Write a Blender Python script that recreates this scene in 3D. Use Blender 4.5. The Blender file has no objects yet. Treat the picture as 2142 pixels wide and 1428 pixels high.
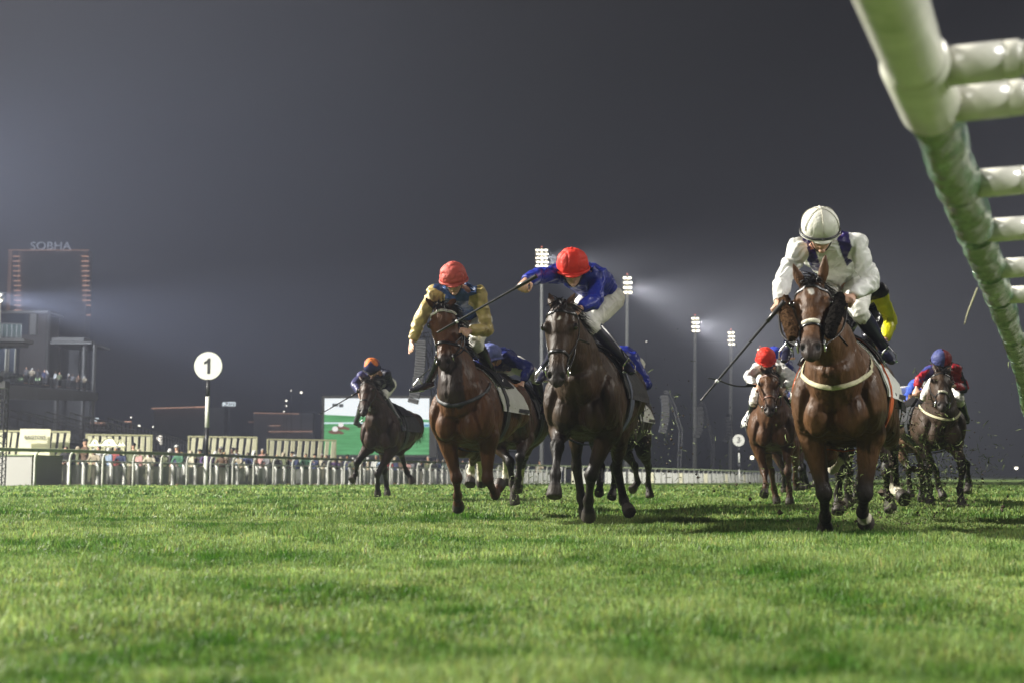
import bpy, math, random
import numpy as np
from mathutils import Vector, Matrix
from mathutils.bvhtree import BVHTree
R = math.radians
rng = np.random.default_rng(7)
random.seed(7)
scene = bpy.context.scene
COL = scene.collection

# ------------------------------------------------------------------ camera
F = 2700.0            # focal length in photograph pixels (2142 wide)
HC = 0.42             # camera height
TANP = 0.10296
PITCH = math.atan(TANP)
cd = bpy.data.cameras.new('camera')
cam = bpy.data.objects.new('camera', cd)
COL.objects.link(cam)
cam.location = (0, 0, HC)
cam.rotation_euler = (R(90) + PITCH, 0, 0)
cd.sensor_width = 36.0
cd.lens = F / 2142 * 36
cd.clip_start = 0.05
cd.clip_end = 5000
cd.dof.use_dof = True
cd.dof.focus_distance = 11.5
cd.dof.aperture_fstop = 2.8
scene.camera = cam

# ------------------------------------------------------------------ world: hazy city night
w = bpy.data.worlds.new('World'); scene.world = w; w.use_nodes = True
nt = w.node_tree; N = nt.nodes; L = nt.links
for n in list(N): N.remove(n)
wo = N.new('ShaderNodeOutputWorld'); bg = N.new('ShaderNodeBackground')
tc = N.new('ShaderNodeTexCoord'); sx = N.new('ShaderNodeSeparateXYZ')
L.new(tc.outputs['Generated'], sx.inputs[0])
rp = N.new('ShaderNodeValToRGB')
rp.color_ramp.elements[0].position = 0.0; rp.color_ramp.elements[0].color = (0.004, 0.004, 0.005, 1)
rp.color_ramp.elements[1].position = 0.45; rp.color_ramp.elements[1].color = (0.005, 0.005, 0.0065, 1)
e = rp.color_ramp.elements.new(0.18); e.color = (0.008, 0.008, 0.011, 1)
L.new(sx.outputs['Z'], rp.inputs[0])
# city glow: the night sky is lighter on the town's side
dt = N.new('ShaderNodeVectorMath'); dt.operation = 'DOT_PRODUCT'
gd = Vector((-0.50, 0.90, 0.20)).normalized(); dt.inputs[1].default_value = gd
L.new(tc.outputs['Generated'], dt.inputs[0])
mr = N.new('ShaderNodeMapRange'); mr.inputs['From Min'].default_value = 0.86; mr.inputs['From Max'].default_value = 1.0
mr.interpolation_type = 'SMOOTHSTEP'; L.new(dt.outputs['Value'], mr.inputs[0])
gl = N.new('ShaderNodeMix'); gl.data_type = 'RGBA'; gl.blend_type = 'ADD'
gl.inputs['Factor'].default_value = 1.0
gm = N.new('ShaderNodeMix'); gm.data_type = 'RGBA'
gm.inputs['A'].default_value = (0, 0, 0, 1); gm.inputs['B'].default_value = (0.008, 0.010, 0.018, 1)
L.new(mr.outputs[0], gm.inputs['Factor'])
L.new(rp.outputs[0], gl.inputs['A']); L.new(gm.outputs['Result'], gl.inputs['B'])
L.new(gl.outputs['Result'], bg.inputs[0]); bg.inputs[1].default_value = 1.0
L.new(bg.outputs[0], wo.inputs[0])

# ------------------------------------------------------------------ lights: banks of floodlights round the course, and added fills
def lamp(name, kind, loc, aim, energy, color, **kw):
    ld = bpy.data.lights.new(name, kind); o = bpy.data.objects.new(name, ld)
    COL.objects.link(o); o.location = loc; ld.energy = energy; ld.color = color
    d = Vector(aim) - Vector(loc)
    o.rotation_euler = d.to_track_quat('-Z', 'Y').to_euler()
    for k, v in kw.items(): setattr(ld, k, v)
    return o
lamp('moonlight_sun', 'SUN', (-40, 22, 36), (0, 12, 0), 0.10, (0.9, 0.95, 1.0), angle=R(2.0))
# masts like those in view, outside the frame, plus two added fill lamps
lamp('floodlight_left', 'SPOT', (-48, 28, 34), (2, 12, 0.5), 640000, (1.0, 0.96, 0.86), spot_size=R(75), spot_blend=0.7, shadow_soft_size=1.2)
lamp('floodlight_front', 'SPOT', (-30, -26, 26), (1, 13, 0.8), 42000, (1.0, 0.97, 0.90), spot_size=R(60), spot_blend=0.8, shadow_soft_size=1.5)
lamp('floodlight_right', 'SPOT', (44, 24, 32), (0, 9, 1), 38000, (1.0, 0.96, 0.86), spot_size=R(55), spot_blend=0.8, shadow_soft_size=1.5)
lamp('crowd_fill', 'SPOT', (-40, 46, 22), (-15, 66, 0), 80000, (1.0, 0.97, 0.88), spot_size=R(48), spot_blend=0.9, shadow_soft_size=1.0)  # unseen fill lamp, added to brighten the slatted screens
lamp('far_fill', 'SPOT', (64, 66, 36), (14, 108, 0), 420000, (1.0, 0.97, 0.90), spot_size=R(60), spot_blend=0.9, shadow_soft_size=1.5)  # added lamp out of view, brightens the distant marker disc and board fence
lamp('floodlight_rail', 'SPOT', (32, -8, 22), (3.6, 3.6, .5), 80000, (1.0, 0.98, 0.95), spot_size=R(19), spot_blend=0.9, shadow_soft_size=0.8)
lamp('floodlight_stand', 'SPOT', (-44, 16, 26), (-6, 66, 1), 330000, (1.0, 0.97, 0.88), spot_size=R(62), spot_blend=0.8, shadow_soft_size=1.5)

scene.render.engine = 'CYCLES'
scene.cycles.use_denoising = True
scene.cycles.max_bounces = 6
scene.cycles.diffuse_bounces = 3
scene.cycles.glossy_bounces = 3
scene.cycles.transparent_max_bounces = 12
scene.cycles.volume_bounces = 0
scene.cycles.sample_clamp_indirect = 4.0
scene.view_settings.view_transform = 'Standard'
scene.view_settings.look = 'None'
scene.view_settings.gamma = 1
scene.view_settings.use_curve_mapping = False
scene.view_settings.exposure = 0.0

# ------------------------------------------------------------------ pixel helpers
cp, sp_ = math.cos(PITCH), math.sin(PITCH)
def ray(px, py):
    u = (px - 1071) / F; v = (714 - py) / F
    d = Vector((u, cp - v * sp_, sp_ + v * cp))
    return d / d.y
def at(px, py, y):
    return Vector((0, 0, HC)) + ray(px, py) * y
def on_z(px, py, z):
    d = ray(px, py); return Vector((0, 0, HC)) + d * ((z - HC) / d.z)
def solve(prev, px, py, ln, sgn):
    d = ray(px, py); o = Vector((0, 0, HC)); q = o - prev
    a = d.dot(d); b = 2 * d.dot(q); c = q.dot(q) - ln * ln
    D = b * b - 4 * a * c
    k = (-b + sgn * math.sqrt(D)) / (2 * a) if D > 0 else -b / (2 * a)
    return o + d * k
def sstep(a, b, x):
    t = np.clip((np.asarray(x, float) - a) / (b - a), 0, 1); return t * t * (3 - 2 * t)
def gz(x, y):
    x = np.asarray(x, float); y = np.asarray(y, float)
    a = x / np.maximum(y, 1.0)
    wl = 1 - sstep(0.20, 0.30, a)
    r = 0.05 * sstep(20, 38, y) * wl - 0.0047 * np.clip(y - 38, 0, 360) * wl
    return r + 0.012 * np.sin(x * 1.3 + 0.4 * y) * np.sin(y * 0.7 + 1) * sstep(3, 8, y)
def ground_at(x, y): return float(gz(x, y))

# ------------------------------------------------------------------ scene-graph helpers
def tag(o, label=None, cat=None, group=None, kind=None):
    if label: o['label'] = label
    if cat: o['category'] = cat
    if group: o['group'] = group
    if kind: o['kind'] = kind
    return o
def empty(name, loc, label=None, cat=None, group=None):
    o = bpy.data.objects.new(name, None); COL.objects.link(o); o.location = loc
    o.empty_display_size = 0.1
    tag(o, label, cat, group); o['_loc'] = tuple(loc); return o
def link(name, me, m=None, parent=None, smooth=True):
    o = bpy.data.objects.new(name, me); COL.objects.link(o)
    if m is not None:
        for k in (m if isinstance(m, (list, tuple)) else [m]): me.materials.append(k)
    if smooth and len(me.polygons): me.polygons.foreach_set('use_smooth', np.ones(len(me.polygons), bool))
    if parent is not None:
        lx = Vector((0, 0, 0)); p = parent
        while p is not None: lx += Vector(p.location); p = p.parent
        me.transform(Matrix.Translation(-lx)); o.parent = parent
    return o
def mk(verts, faces):
    me = bpy.data.meshes.new('m')
    me.from_pydata([tuple(v) for v in verts], [], faces); me.update(); return me
def obj(name, geo, m, parent=None, smooth=True):
    return link(name, mk(*geo), m, parent, smooth)
def merge(parts):
    V = []; Fc = []
    for v, f in parts:
        n = len(V); V.extend([tuple(p) for p in v]); Fc.extend([tuple(i + n for i in q) for q in f])
    return V, Fc
def place(name, parts, m, parent=None, smooth=False):
    return obj(name, merge(parts), m, parent, smooth)
def raw_mesh(verts, tris, quads=None):
    me = bpy.data.meshes.new('m'); verts = np.asarray(verts, np.float32)
    nv = len(verts); me.vertices.add(nv); me.vertices.foreach_set('co', verts.ravel())
    tris = np.asarray(tris, np.int32).reshape(-1, 3)
    nq = 0 if quads is None else len(quads)
    loops = tris.ravel(); tot = np.full(len(tris), 3, np.int32)
    if nq:
        loops = np.concatenate([loops, np.asarray(quads, np.int32).ravel()]); tot = np.concatenate([tot, np.full(nq, 4, np.int32)])
    me.loops.add(len(loops)); me.loops.foreach_set('vertex_index', loops)
    st = np.concatenate([[0], np.cumsum(tot)[:-1]]).astype(np.int32)
    me.polygons.add(len(tot)); me.polygons.foreach_set('loop_start', st)
    try: me.polygons.foreach_set('loop_total', tot)
    except Exception: pass
    me.update(calc_edges=True); return me
def setcol(me, cols):
    a = me.color_attributes.new('Col', 'FLOAT_COLOR', 'POINT')
    c = np.ones((len(me.vertices), 4), np.float32); c[:, :3] = cols
    a.data.foreach_set('color', c.ravel())
def coords(me):
    c = np.empty(len(me.vertices) * 3, np.float32); me.vertices.foreach_get('co', c); return c.reshape(-1, 3).astype(float)
def setcoords(me, c):
    me.vertices.foreach_set('co', np.asarray(c, np.float32).ravel()); me.update()
def normals(me):
    n = np.empty(len(me.vertices) * 3, np.float32); me.vertex_normals.foreach_get('vector', n); return n.reshape(-1, 3).astype(float)

# value noise, vectorised
def vnoise(P, seed=0):
    P = np.asarray(P, float); i = np.floor(P).astype(np.int64); f = P - i; f = f * f * (3 - 2 * f)
    def h(a, b, c):
        n = (a * 374761393 + b * 668265263 + c * 1274126177 + seed * 974711) & 0x7fffffff
        n = ((n ^ (n >> 13)) * 1103515245) & 0x7fffffff
        return ((n ^ (n >> 16)) & 0xffff) / 65535.0
    r = 0
    for dx in (0, 1):
        for dy in (0, 1):
            for dz in (0, 1):
                wgt = (f[:, 0] if dx else 1 - f[:, 0]) * (f[:, 1] if dy else 1 - f[:, 1]) * (f[:, 2] if dz else 1 - f[:, 2])
                r = r + wgt * h(i[:, 0] + dx, i[:, 1] + dy, i[:, 2] + dz)
    return r * 2 - 1

# ------------------------------------------------------------------ primitives
def box(c, s, rz=0.0, yaw_vec=None):
    cx, cy, cz = c; hx, hy, hz = s[0] / 2, s[1] / 2, s[2] / 2
    V = []; ca, sa = math.cos(rz), math.sin(rz)
    for z in (-hz, hz):
        for x, y in ((-hx, -hy), (hx, -hy), (hx, hy), (-hx, hy)):
            V.append((cx + x * ca - y * sa, cy + x * sa + y * ca, cz + z))
    return V, [(0, 3, 2, 1), (4, 5, 6, 7), (0, 1, 5, 4), (1, 2, 6, 5), (2, 3, 7, 6), (3, 0, 4, 7)]
def catmull(A, k):
    A = np.asarray(A, float)
    if len(A) < 3 or k <= 1: 
        return A
    P = np.vstack([2 * A[0] - A[1], A, 2 * A[-1] - A[-2]]); out = []
    for i in range(1, len(P) - 2):
        for j in range(k):
            t = j / k
            out.append(0.5 * ((2 * P[i]) + (-P[i - 1] + P[i + 1]) * t + (2 * P[i - 1] - 5 * P[i] + 4 * P[i + 1] - P[i + 2]) * t * t + (-P[i - 1] + 3 * P[i] - 3 * P[i + 1] + P[i + 2]) * t ** 3))
    out.append(P[-2]); return np.array(out)
def loft(st, side, seg=16, k=4, n=2.0, egg=0.0, up=None):
    """st rows: x y z a b ; side = lateral vector"""
    A = catmull(st, k); A[:, 3:5] = np.maximum(A[:, 3:5], 0.002)
    P = A[:, :3]; T = np.gradient(P, axis=0); T /= np.linalg.norm(T, axis=1)[:, None] + 1e-9
    side = np.asarray(side, float)
    if side.ndim == 1: side = np.repeat(side[None], len(P), 0)
    U = np.cross(T, side); U /= np.linalg.norm(U, axis=1)[:, None] + 1e-9
    S = np.cross(U, T)
    th = np.linspace(0, 2 * np.pi, seg, endpoint=False)
    c, s = np.cos(th), np.sin(th)
    ex = 2.0 / n
    cc = np.sign(c) * np.abs(c) ** ex; ss = np.sign(s) * np.abs(s) ** ex
    V = []
    for i in range(len(P)):
        a, b = A[i, 3], A[i, 4]
        la = a * cc * (1 - egg * np.maximum(0, ss))
        V.append(P[i] + la[:, None] * S[i] + (b * ss)[:, None] * U[i])
    V = np.vstack(V); m = len(P); Fc = []
    for i in range(m - 1):
        for j in range(seg):
            j2 = (j + 1) % seg
            Fc.append((i * seg + j, i * seg + j2, (i + 1) * seg + j2, (i + 1) * seg + j))
    V = list(map(tuple, V)); V.append(tuple(P[0])); V.append(tuple(P[-1])); q0 = len(V) - 2; q1 = len(V) - 1
    for j in range(seg):
        j2 = (j + 1) % seg
        Fc.append((q0, j2, j)); Fc.append((q1, (m - 1) * seg + j, (m - 1) * seg + j2))
    return V, Fc
def anyperp(d):
    d = Vector(d).normalized(); a = Vector((0, 0, 1)) if abs(d.z) < 0.9 else Vector((1, 0, 0))
    return d.cross(a).normalized()
def tube(pts, r, seg=10, k=1, side=None, flat=1.0):
    pts = [Vector(p) for p in pts]
    if not hasattr(r, '__len__'): r = [r] * len(pts)
    if side is None:
        side = anyperp(pts[-1] - pts[0] if (pts[-1] - pts[0]).length > 1e-4 else pts[1] - pts[0])
    return loft([[p.x, p.y, p.z, q, q * flat] for p, q in zip(pts, r)], side, seg, k)
def ellipsoid(c, rad, ax=None, nu=16, nv=10):
    c = np.array(c, float); rad = np.array(rad, float)
    M = np.eye(3) if ax is None else np.array([list(Vector(a).normalized()) for a in ax])
    V = []; Fc = []
    for i in range(1, nv):
        ph = math.pi * i / nv
        for j in range(nu):
            th = 2 * math.pi * j / nu
            p = np.array([math.sin(ph) * math.cos(th), math.sin(ph) * math.sin(th), math.cos(ph)]) * rad
            V.append(tuple(c + p @ M))
    V.append(tuple(c + (np.array([0, 0, 1]) * rad) @ M)); V.append(tuple(c - (np.array([0, 0, 1]) * rad) @ M))
    t, b = len(V) - 2, len(V) - 1
    for i in range(nv - 2):
        for j in range(nu):
            j2 = (j + 1) % nu
            Fc.append((i * nu + j, (i + 1) * nu + j, (i + 1) * nu + j2, i * nu + j2))
    for j in range(nu):
        j2 = (j + 1) % nu
        Fc.append((t, j, j2)); Fc.append((b, (nv - 2) * nu + j2, (nv - 2) * nu + j))
    return V, Fc
def fuse(parts, voxel, smooth=3, factor=0.5):
    me = mk(*merge(parts)); o = bpy.data.objects.new('tmp', me); COL.objects.link(o)
    m = o.modifiers.new('r', 'REMESH'); m.mode = 'VOXEL'; m.voxel_size = voxel; m.use_smooth_shade = True
    if smooth:
        s = o.modifiers.new('s', 'SMOOTH'); s.iterations = smooth; s.factor = factor
    bpy.context.view_layer.update()
    dg = bpy.context.evaluated_depsgraph_get()
    out = bpy.data.meshes.new_from_object(o.evaluated_get(dg))
    bpy.data.objects.remove(o); bpy.data.meshes.remove(me)
    return out
def bvh_of(me):
    return BVHTree.FromPolygons([v.co.copy() for v in me.vertices], [tuple(p.vertices) for p in me.polygons])
def text_mesh(s, size, extrude=0.01, font_bold=0.0):
    cu = bpy.data.curves.new('t', 'FONT'); cu.body = s; cu.size = size; cu.extrude = extrude; cu.offset = font_bold
    cu.align_x = 'CENTER'; cu.align_y = 'CENTER'
    o = bpy.data.objects.new('t', cu); COL.objects.link(o)
    bpy.context.view_layer.update()
    me = bpy.data.meshes.new_from_object(o.evaluated_get(bpy.context.evaluated_depsgraph_get()))
    bpy.data.objects.remove(o); bpy.data.curves.remove(cu); return me
def put_text(name, s, size, loc, yaw, m, parent, extrude=0.01, bold=0.0, sx=1.0):
    me = text_mesh(s, size, extrude, bold)
    M = Matrix.Translation(Vector(loc)) @ Matrix.Rotation(yaw, 4, 'Z') @ Matrix.Rotation(R(90), 4, 'X') @ Matrix.Diagonal((sx, 1, 1, 1))
    me.transform(M)
    return link(name, me, m, parent, smooth=False)

# ------------------------------------------------------------------ materials
MATS = {}
def mat(name, col=(0.5, 0.5, 0.5), rough=0.5, metal=0.0, spec=0.5, emit=None, estr=0.0, var=0.0, vscale=8.0, bump=0.0, bscale=40.0,
        attr=False, alpha=1.0, trans=0.0, coat=0.0, sheen=0.0, stretch=(1, 1, 1), dirt_glint=None, detail=4.0, rvar=0.0):
    if name in MATS: return MATS[name]
    m = bpy.data.materials.new(name); m.use_nodes = True; MATS[name] = m
    nt = m.node_tree; N = nt.nodes; L = nt.links; b = N['Principled BSDF']
    b.inputs['Roughness'].default_value = rough; b.inputs['Metallic'].default_value = metal
    b.inputs['Specular IOR Level'].default_value = spec
    b.inputs['Base Color'].default_value = (*col, 1)
    if coat: b.inputs['Coat Weight'].default_value = coat; b.inputs['Coat Roughness'].default_value = 0.25
    if sheen: b.inputs['Sheen Weight'].default_value = sheen; b.inputs['Sheen Roughness'].default_value = 0.4
    if trans: b.inputs['Transmission Weight'].default_value = trans
    if alpha < 1: b.inputs['Alpha'].default_value = alpha
    if emit: b.inputs['Emission Color'].default_value = (*emit, 1); b.inputs['Emission Strength'].default_value = estr
    src = None
    if attr:
        a = N.new('ShaderNodeAttribute'); a.attribute_name = 'Col'; src = a.outputs['Color']; L.new(src, b.inputs['Base Color'])
    if var or bump:
        tcn = N.new('ShaderNodeTexCoord'); mp = N.new('ShaderNodeMapping'); mp.inputs['Scale'].default_value = stretch
        L.new(tcn.outputs['Object'], mp.inputs[0])
    if var:
        nz = N.new('ShaderNodeTexNoise'); nz.inputs['Scale'].default_value = vscale; nz.inputs['Detail'].default_value = detail
        L.new(mp.outputs[0], nz.inputs['Vector'])
        mrg = N.new('ShaderNodeMapRange'); mrg.inputs['From Min'].default_value = 0.3; mrg.inputs['From Max'].default_value = 0.7
        mrg.inputs['To Min'].default_value = 1 - var; mrg.inputs['To Max'].default_value = 1 + var
        L.new(nz.outputs['Fac'], mrg.inputs[0])
        mx = N.new('ShaderNodeVectorMath'); mx.operation = 'SCALE'
        if src is not None: L.new(src, mx.inputs[0])
        else: mx.inputs[0].default_value = col
        L.new(mrg.outputs[0], mx.inputs['Scale']); last = mx.outputs[0]
        if dirt_glint:
            nd = N.new('ShaderNodeTexNoise'); nd.inputs['Scale'].default_value = dirt_glint[1]; nd.inputs['Detail'].default_value = 6
            L.new(mp.outputs[0], nd.inputs['Vector'])
            md = N.new('ShaderNodeMapRange'); md.inputs['From Min'].default_value = dirt_glint[2]; md.inputs['From Max'].default_value = dirt_glint[2] + 0.15
            L.new(nd.outputs['Fac'], md.inputs[0])
            mm = N.new('ShaderNodeMix'); mm.data_type = 'RGBA'; mm.inputs['B'].default_value = (*dirt_glint[0], 1)
            L.new(md.outputs[0], mm.inputs['Factor']); L.new(last, mm.inputs['A']); last = mm.outputs['Result']
        L.new(last, b.inputs['Base Color'])
    if bump:
        nb = N.new('ShaderNodeTexNoise'); nb.inputs['Scale'].default_value = bscale; nb.inputs['Detail'].default_value = 4
        L.new(mp.outputs[0], nb.inputs['Vector'])
        bp = N.new('ShaderNodeBump'); bp.inputs['Strength'].default_value = bump; bp.inputs['Distance'].default_value = 0.02
        L.new(nb.outputs['Fac'], bp.inputs['Height']); L.new(bp.outputs[0], b.inputs['Normal'])
    if rvar:
        nr = N.new('ShaderNodeTexNoise'); nr.inputs['Scale'].default_value = 7; nr.inputs['Detail'].default_value = 6; L.new(mp.outputs[0], nr.inputs['Vector'])
        mv = N.new('ShaderNodeMapRange'); mv.inputs['From Min'].default_value = 0.35; mv.inputs['From Max'].default_value = 0.65; mv.inputs['To Min'].default_value = rough - rvar; mv.inputs['To Max'].default_value = rough + rvar
        L.new(nr.outputs['Fac'], mv.inputs[0]); L.new(mv.outputs[0], b.inputs['Roughness'])
    return m
def emis(name, col=(1,1,1), s=1):
    m = mat(name, (0.02, 0.02, 0.02), 0.6, emit=col, estr=s)
    try: m.cycles.emission_sampling = 'NONE'
    except Exception: pass
    return m
M_RAIL = mat('rail_plastic_white', (0.62, 0.61, 0.54), 0.24, var=0.10, vscale=14, bump=0.08, bscale=60, dirt_glint=((0.30, 0.33, 0.20), 5, 0.62))
M_WRAP = mat('rail_wrap_green', (0.06, 0.12, 0.065), 0.16, var=0.6, vscale=16, bump=1.0, bscale=26, spec=0.8, stretch=(1, 0.22, 1), dirt_glint=((0.40, 0.48, 0.42), 9, 0.56), coat=.4)  # pale streaks are silvery highlights painted into the film colour
M_RAILG = mat('rail_top_green', (0.20, 0.24, 0.14), 0.5, var=0.2, vscale=1.5)
M_POSTW = mat('post_white', (0.42, 0.42, 0.38), 0.45, var=0.08, vscale=5)
M_WHITE = mat('white_paint', (0.60, 0.60, 0.56), 0.5, var=0.05, vscale=2)
M_CREAM = mat('cream_board', (0.74, 0.71, 0.52), 0.6, var=0.08, vscale=1.5)
M_CREAMF = mat('cream_frame', (0.34, 0.33, 0.20), 0.6, var=0.1, vscale=3)
M_BLACK = mat('black_paint', (0.012, 0.012, 0.014), 0.45, var=0.2, vscale=6)
M_DARK = mat('dark_metal', (0.045, 0.045, 0.05), 0.45, metal=0.6, var=0.2, vscale=6)
M_STEEL = mat('galvanised_steel', (0.38, 0.37, 0.34), 0.45, metal=0.5, var=0.12, vscale=2)
M_MAST = mat('mast_paint', (0.70, 0.64, 0.50), 0.5, var=0.08, vscale=1)
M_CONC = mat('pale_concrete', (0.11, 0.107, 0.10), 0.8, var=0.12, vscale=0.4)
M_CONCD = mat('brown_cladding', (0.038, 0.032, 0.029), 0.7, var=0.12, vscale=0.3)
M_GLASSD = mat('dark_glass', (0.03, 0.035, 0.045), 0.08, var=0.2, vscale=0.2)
M_GLASS = mat('acrylic_reflection', (0.50, 0.51, 0.48), 0.12, alpha=0.55, spec=0.6, var=0.03)  # pale, half-opaque colour stands in for reflections on the panels
M_GLASSG = mat('balcony_glass', (0.10, 0.13, 0.12), 0.08, alpha=0.4, spec=0.6, var=0.03)
M_STEELD = mat('dimmed_steel', (0.10, 0.10, 0.098), 0.5, metal=0.4, var=0.1)  # darker copy of the steel, dims the brightly lit stand by colour
M_CHROME = mat('bit_metal', (0.75, 0.75, 0.75), 0.2, metal=1.0, var=0.05)
# ------------------------------------------------------------------ horse
M_COAT = mat('horse_coat', rough=0.52, rvar=.14, attr=True, var=0.30, vscale=11, bump=0.55, bscale=34, spec=0.20, stretch=(1, 1, 0.35), detail=8)
M_HAIR = mat('horse_hair_black', (0.010, 0.008, 0.007), 0.45, var=0.3, vscale=20)
M_EYE = mat('horse_eye', (0.008, 0.004, 0.003), 0.06, spec=0.9, var=0.05)
M_LEATHER = mat('black_leather', (0.010, 0.009, 0.009), 0.35, var=0.2, vscale=25)
M_BROWNLEA = mat('brown_leather', (0.13, 0.045, 0.02), 0.45, var=0.2, vscale=25)
M_TAN = mat('cream_webbing', (0.40, 0.37, 0.23), 0.7, var=0.15, vscale=30)
M_BLACKWEB = mat('black_webbing', (0.02, 0.022, 0.026), 0.6, var=0.2, vscale=30)
M_CLOTHW = mat('white_saddlecloth', (0.60, 0.60, 0.57), 0.75, var=0.08, vscale=9, bump=0.5, bscale=14)
M_CLOTHD = mat('dark_saddlecloth', (0.010, 0.010, 0.013), 0.75, var=0.2, vscale=9, bump=0.5, bscale=14)
M_WOOL_LIT = mat('sheepskin_lit', (0.055, 0.030, 0.015), 0.95, var=0.6, vscale=60, bump=1.0, bscale=120, spec=.04)  # left cheekpiece, its lit side painted in as a browner wool
M_WOOL_SHADE = mat('sheepskin_shaded', (0.007, 0.006, 0.005), 0.95, var=0.5, vscale=60, bump=1.0, bscale=120, spec=.04)  # same wool on the right, shade painted in as near black
M_ORANGE = mat('orange_strap', (0.55, 0.10, 0.02), 0.6, var=0.1)
M_BEADS = mat('white_browband_beads', (0.75, 0.72, 0.66), 0.3, var=0.05)
M_GIRTHB = mat('blue_grey_girth', (0.07, 0.08, 0.12), 0.7, var=0.15)

def seg_param(P, pts):
    """nearest param along polyline (0..n-1) and distance"""
    best = np.full(len(P), 1e9); par = np.zeros(len(P))
    for i in range(len(pts) - 1):
        a = np.array(pts[i]); d = np.array(pts[i + 1]) - a
        t = np.clip(((P - a) @ d) / (d @ d + 1e-9), 0, 1)
        dist = np.linalg.norm(P - (a + t[:, None] * d), axis=1)
        mlt = dist < best; best[mlt] = dist[mlt]; par[mlt] = i + t[mlt]
    return par, best

LW = 1.17
def leg_front(S, E, K, Fk, T, r, sc):
    S, E, K, Fk, T = [np.array(v) for v in (S, E, K, Fk, T)]
    def L_(a, b, t): return a + (b - a) * t
    st = []
    def ad(p, a, b): st.append([*p, a * sc * LW, b * sc * LW])
    ad(S, .085, .12); ad(L_(S, E, .5), .09, .13); ad(E, .082, .115)
    ad(L_(E, K, .3), .070, .086); ad(L_(E, K, .6), .054, .062); ad(L_(E, K, .85), .043, .046)
    ad(K, .050, .052); ad(L_(K, Fk, .17), .040, .043); ad(L_(K, Fk, .4), .029, .038); ad(L_(K, Fk, .75), .028, .037)
    ad(Fk, .039, .045)
    C = L_(Fk, T, .55)
    ad(L_(Fk, T, .3), .032, .036); ad(C, .043, .046)
    parts = [loft(st, r, 14, 4)]
    parts.append(loft([[*L_(Fk, T, .5), .048 * sc, .051 * sc], [*L_(Fk, T, .62), .054 * sc, .058 * sc], [*T, .062 * sc, .068 * sc]], r, 16, 2))
    parts.append(ellipsoid(K, np.array([.058, .057, .064]) * sc))
    parts.append(ellipsoid(L_(E, K, .10) + np.array(r) * .012, np.array([.100, .115, .125]) * sc))
    parts.append(ellipsoid(Fk, np.array([.040, .043, .043]) * sc))
    return parts
def leg_hind(H, St, Hk, Fk, T, r, sc):
    H, St, Hk, Fk, T = [np.array(v) for v in (H, St, Hk, Fk, T)]
    def L_(a, b, t): return a + (b - a) * t
    st = []
    def ad(p, a, b): st.append([*p, a * sc * LW, b * sc * LW])
    ad(H, .11, .17); ad(L_(H, St, .5), .108, .17); ad(St, .088, .13); ad(L_(St, Hk, .25), .074, .10)
    ad(L_(St, Hk, .55), .056, .075); ad(L_(St, Hk, .82), .036, .052); ad(Hk, .042, .058)
    ad(L_(Hk, Fk, .15), .036, .048); ad(L_(Hk, Fk, .4), .031, .039); ad(L_(Hk, Fk, .8), .031, .038); ad(Fk, .040, .046)
    ad(L_(Fk, T, .3), .034, .037); ad(L_(Fk, T, .55), .043, .046)
    parts = [loft(st, r, 14, 4)]
    parts.append(loft([[*L_(Fk, T, .5), .048 * sc, .051 * sc], [*L_(Fk, T, .62), .054 * sc, .058 * sc], [*T, .060 * sc, .066 * sc]], r, 16, 2))
    parts.append(ellipsoid(Fk, np.array([.041, .043, .043]) * sc))
    return parts

def wrap_patch(bvh, W, ts, angs, off, cz, thick=0.012, rr=0.9, ripple=0.0, flare=0.0):
    """cloth patch draped over the barrel; angs measured from straight up"""
    V = []; nt_, na = len(ts), len(angs)
    outer = []
    for i, t in enumerate(ts):
        for j, a in enumerate(angs):
            o = W(t, math.sin(a) * rr, cz + math.cos(a) * rr); c = W(t, 0, cz)
            d = (c - o).normalized(); hit = bvh.ray_cast(o, d)
            p = hit[0] if hit[0] is not None else c - d * 0.3
            k = off + flare * float(sstep(.6, 1.9, abs(a))) * (.12 + .88 * i / (nt_ - 1)) + ripple * math.sin(t * 37 + a * 9) * math.sin(a * 5)
            outer.append((p - d * k, -d))
    for p, n in outer: V.append(p)
    for p, n in outer: V.append(p - n * thick)
    Fc = []; q = nt_ * na
    for i in range(nt_ - 1):
        for j in range(na - 1):
            a, b, c, d = i * na + j, i * na + j + 1, (i + 1) * na + j + 1, (i + 1) * na + j
            Fc.append((a, b, c, d)); Fc.append((q + a, q + d, q + c, q + b))
    for i in range(nt_ - 1):
        for j in (0, na - 1):
            a, d = i * na + j, (i + 1) * na + j; Fc.append((a, d, q + d, q + a))
    for j in range(na - 1):
        for i in (0, nt_ - 1):
            a, d = i * na + j, i * na + j + 1; Fc.append((a, d, q + d, q + a))
    return V, Fc
def surf_tube(bvh, outer_pts, targets, r, off, flat=0.35, seg=8):
    pts = []; nr = []
    for o, c in zip(outer_pts, targets):
        d = (c - o).normalized(); h = bvh.ray_cast(o, d)
        if h[0] is None: continue
        pts.append(h[0] - d * off); nr.append(-d)
    P = [[p.x, p.y, p.z, r, r * flat] for p in pts]
    # side = tangent x normal
    A = np.array([list(p) for p in pts]); Tn = np.gradient(A, axis=0)
    S = np.cross(Tn, np.array([list(n) for n in nr])); S /= np.linalg.norm(S, axis=1)[:, None] + 1e-9
    return loft(P, S, seg, 1), pts
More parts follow.
